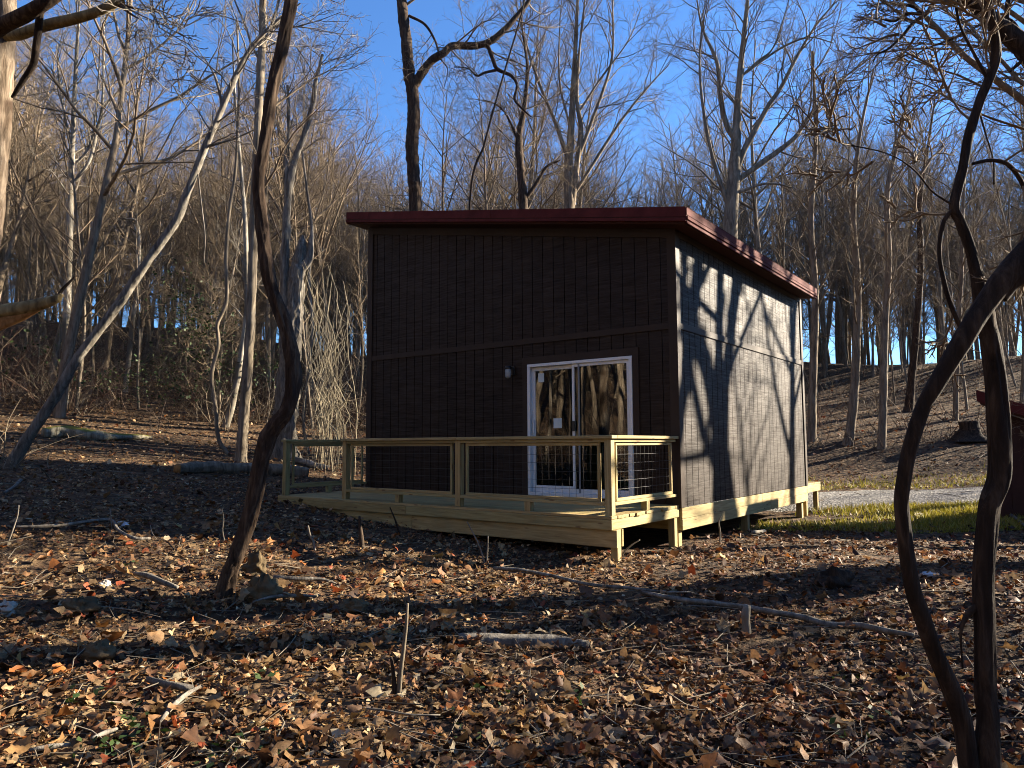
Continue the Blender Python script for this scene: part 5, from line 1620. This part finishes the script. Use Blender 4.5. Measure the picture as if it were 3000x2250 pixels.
for j, (lab, pts) in enumerate((
    ('thin bent stick standing left of the deck in the shade edge', [(924, 1614, 7), (918, 1588, 7), (908, 1568, 7), (902, 1540, 6)]),
    ('broken dark twin stub before the middle of the deck', [(1062, 1608, 14), (1058, 1570, 13), (1055, 1540, 10), (1053, 1512, 6)]),
    ('slender dry stalk leaning before the deck rim', [(1175, 1575, 5), (1160, 1530, 5), (1148, 1500, 4), (1142, 1485, 3)]),
    ('thorny dry stalk standing right of the deck middle', [(1425, 1660, 6), (1408, 1610, 5), (1390, 1570, 4), (1368, 1528, 3)]),
    ('straight dry stalk beside the thorny stalk', [(1424, 1665, 6), (1428, 1620, 5), (1430, 1570, 3)]),
    ('pale bare twig poking up by the deck corner post', [(1806, 1636, 5), (1840, 1605, 5), (1875, 1581, 3)]),
    ('weedy stalk standing beside the cabin skirt', [(2108, 1592, 6), (2110, 1560, 5), (2106, 1530, 4), (2112, 1512, 3)]),
    ('thin bramble stalk at the left by the shade edge', [(330, 1560, 4), (325, 1520, 4), (322, 1490, 3)]),
    ('bent bramble stalk at the left margin', [(20, 1590, 5), (40, 1545, 5), (52, 1508, 4), (55, 1480, 3)]),
    ('fine stalk rising left of the crooked trunk', [(660, 1585, 4), (652, 1555, 4), (655, 1520, 3), (650, 1490, 2)]))):
    b = ground_at(pts[0][0], pts[0][1])
    upright('dry_stalk', lab, pts, b[1], 'twig_pale' if j not in (1, 2) else 'bark_dark', 94 + j, 'stalk', 6)

def rock(name, label, px, py, wpx, hpx, mat, seed, cat='rock', sink=.25):
    g = ground_at(px, py)
    w = wpx / 2 * g[1] / F_PX; h = hpx / 2 * g[1] / F_PX
    n, k = 24, 40
    R = np.random.default_rng(seed)
    f = vnoise2(7, 6, seed); f2 = vnoise2(13, 11, seed + 1)
    ph = np.linspace(0, 1, n); a = np.arange(k) / k
    A, Pp = np.meshgrid(a, ph)
    f4 = vnoise2(29, 20, seed + 2)
    rr = 1 + .32 * f(A, Pp) + .24 * f2(A, Pp) + .16 * f4(A, Pp)
    th = Pp * np.pi
    V = np.stack([w * rr * np.sin(th) * np.cos(2 * np.pi * A), w * .8 * rr * np.sin(th) * np.sin(2 * np.pi * A), h * rr * np.cos(th) + h * (1 - 2 * sink)], -1).reshape(-1, 3)
    i = np.arange(n - 1)[:, None]; j = np.arange(k)[None]; j2 = (j + 1) % k
    F = np.stack([i * k + j, (i + 1) * k + j, (i + 1) * k + j2, i * k + j2], -1).reshape(-1, 4)
    o = obj(name, mesh_np(name, V, F), M[mat], None, g)
    tag(o, label, cat); return o
rock('earth_clod', 'upright clod of dry earth right behind the crooked trunk base', 748, 1690, 62, 84, 'stone', 1, 'clod')
rock('earth_clod', 'lumpy clod of dry earth in front of the upright clod', 772, 1762, 84, 96, 'stone', 2, 'clod')
rock('earth_clod', 'low dark clod in the shade stripe on the left', 232, 1800, 90, 60, 'stone', 3, 'clod')
rock('earth_clod', 'yellow earthy clod in the sun at lower left', 285, 1935, 75, 60, 'stone', 4, 'clod')
rock('earth_clod', 'small earthy lump right of the clods', 1030, 1795, 80, 46, 'stone', 5, 'clod')
rock('rock', 'pale round stone at the left margin in the shade stripe', 15, 1800, 60, 44, 'rock_pale', 6)
rock('rock', 'small pale stone lying in the sun left of the crooked trunk', 305, 1722, 34, 24, 'rock_pale', 7)
rock('rock', 'small pale stone right of the deck corner post', 1925, 1640, 20, 16, 'rock_pale', 8)
rock('root_mound', 'dark root mound in the right middle ground', 2440, 1715, 90, 70, 'bark_dark', 9, 'mound', .4)
rock('scrap', 'crumpled white scrap lying at the shade edge on the left', 355, 1545, 38, 18, 'concrete', 10, 'litter')
rock('scrap', 'small white scrap lying left of the crossed trunks', 2725, 1688, 44, 14, 'concrete', 11, 'litter')

# sawn stump beyond the track
b = ground_at(2842, 1287)
st = log_ = None
def stump():
    x, y, z = b
    s = b[1] / F_PX
    pts = [(0, 0, -.1), (0, 0, .12), (.01, 0, .3), (0, 0, 52 * s)]
    V, F, T = bark_tube(pts, [40 * s, 30 * s, 26 * s, 26 * s], 120, 26, .04, .1, 9, flare=.6, cap=True)
    o = obj('stump', mesh_np('stump', V, F, T), M['bark_dark'], None, (x, y, z))
    tag(o, 'sawn dark stump on the bank beyond the gravel track', 'stump')
stump()
# broken limb jutting in from the left edge
def jut():
    Y = 6.0
    t = empty('broken_limb', at(-120, 930, Y))
    tag(t, 'splintered limb with orange split wood jutting in at the left edge', 'limb')
    o0 = np.array(t.location)
    def add(name, pts, mat, seed):
        P = [tuple(np.array(at(a, c, Y + d)) - o0) for a, c, w, d in pts]; rad = [w / 2 * Y / F_PX for a, c, w, d in pts]
        V, F, T = bark_tube(P, rad, seed, 18, .02, .12, 9, cap=True); obj(name, mesh_np(name, V, F, T), M[mat], t)
    add('limb', [(-260, 990, 60, .1), (-120, 950, 52, 0), (0, 918, 44, 0), (60, 905, 40, 0), (120, 890, 34, 0), (165, 876, 24, 0), (182, 862, 10, 0)], 'bark_yellow', 131)
    add('split_wood', [(-200, 1000, 50, 0), (-60, 968, 46, .02), (20, 940, 36, .02), (70, 922, 26, .02), (110, 908, 12, .02), (124, 902, 3, .02)], 'cut_wood', 132)
    add('splinter', [(165, 875, 10, 0), (185, 845, 9, 0), (205, 825, 7, 0), (220, 808, 3, 0)], 'bark_dark', 133)
jut()

# small green seedlings among the leaves
cs = []
for px, py, cnt in ((378, 2135, 16), (405, 2180, 14), (320, 2225, 18), (640, 2240, 12), (790, 2232, 14), (710, 2210, 10), (775, 2005, 8), (250, 2075, 8), (150, 2240, 8), (1445, 2050, 10), (1360, 2180, 12), (2487, 2005, 8), (2590, 2120, 8), (2480, 2190, 8), (2525, 2040, 8), (380, 1672, 8), (1690, 2070, 10), (1230, 1655, 6)):
    g = ground_at(px, py); cs.append((g[0], g[1], g[2] + .05, .10, .05, cnt))
leaf_cloud('seedlings', 'small green seedlings scattered among the fallen leaves', 'seedlings', cs, [(.035, .07, .015), (.06, .10, .02)], .042, 'green')
print('objects', len(bpy.data.objects), 'tris', sum(sum(len(p.vertices) - 2 for p in m.polygons) if len(m.polygons) < 3000 else len(m.polygons) * 2 for m in bpy.data.meshes))
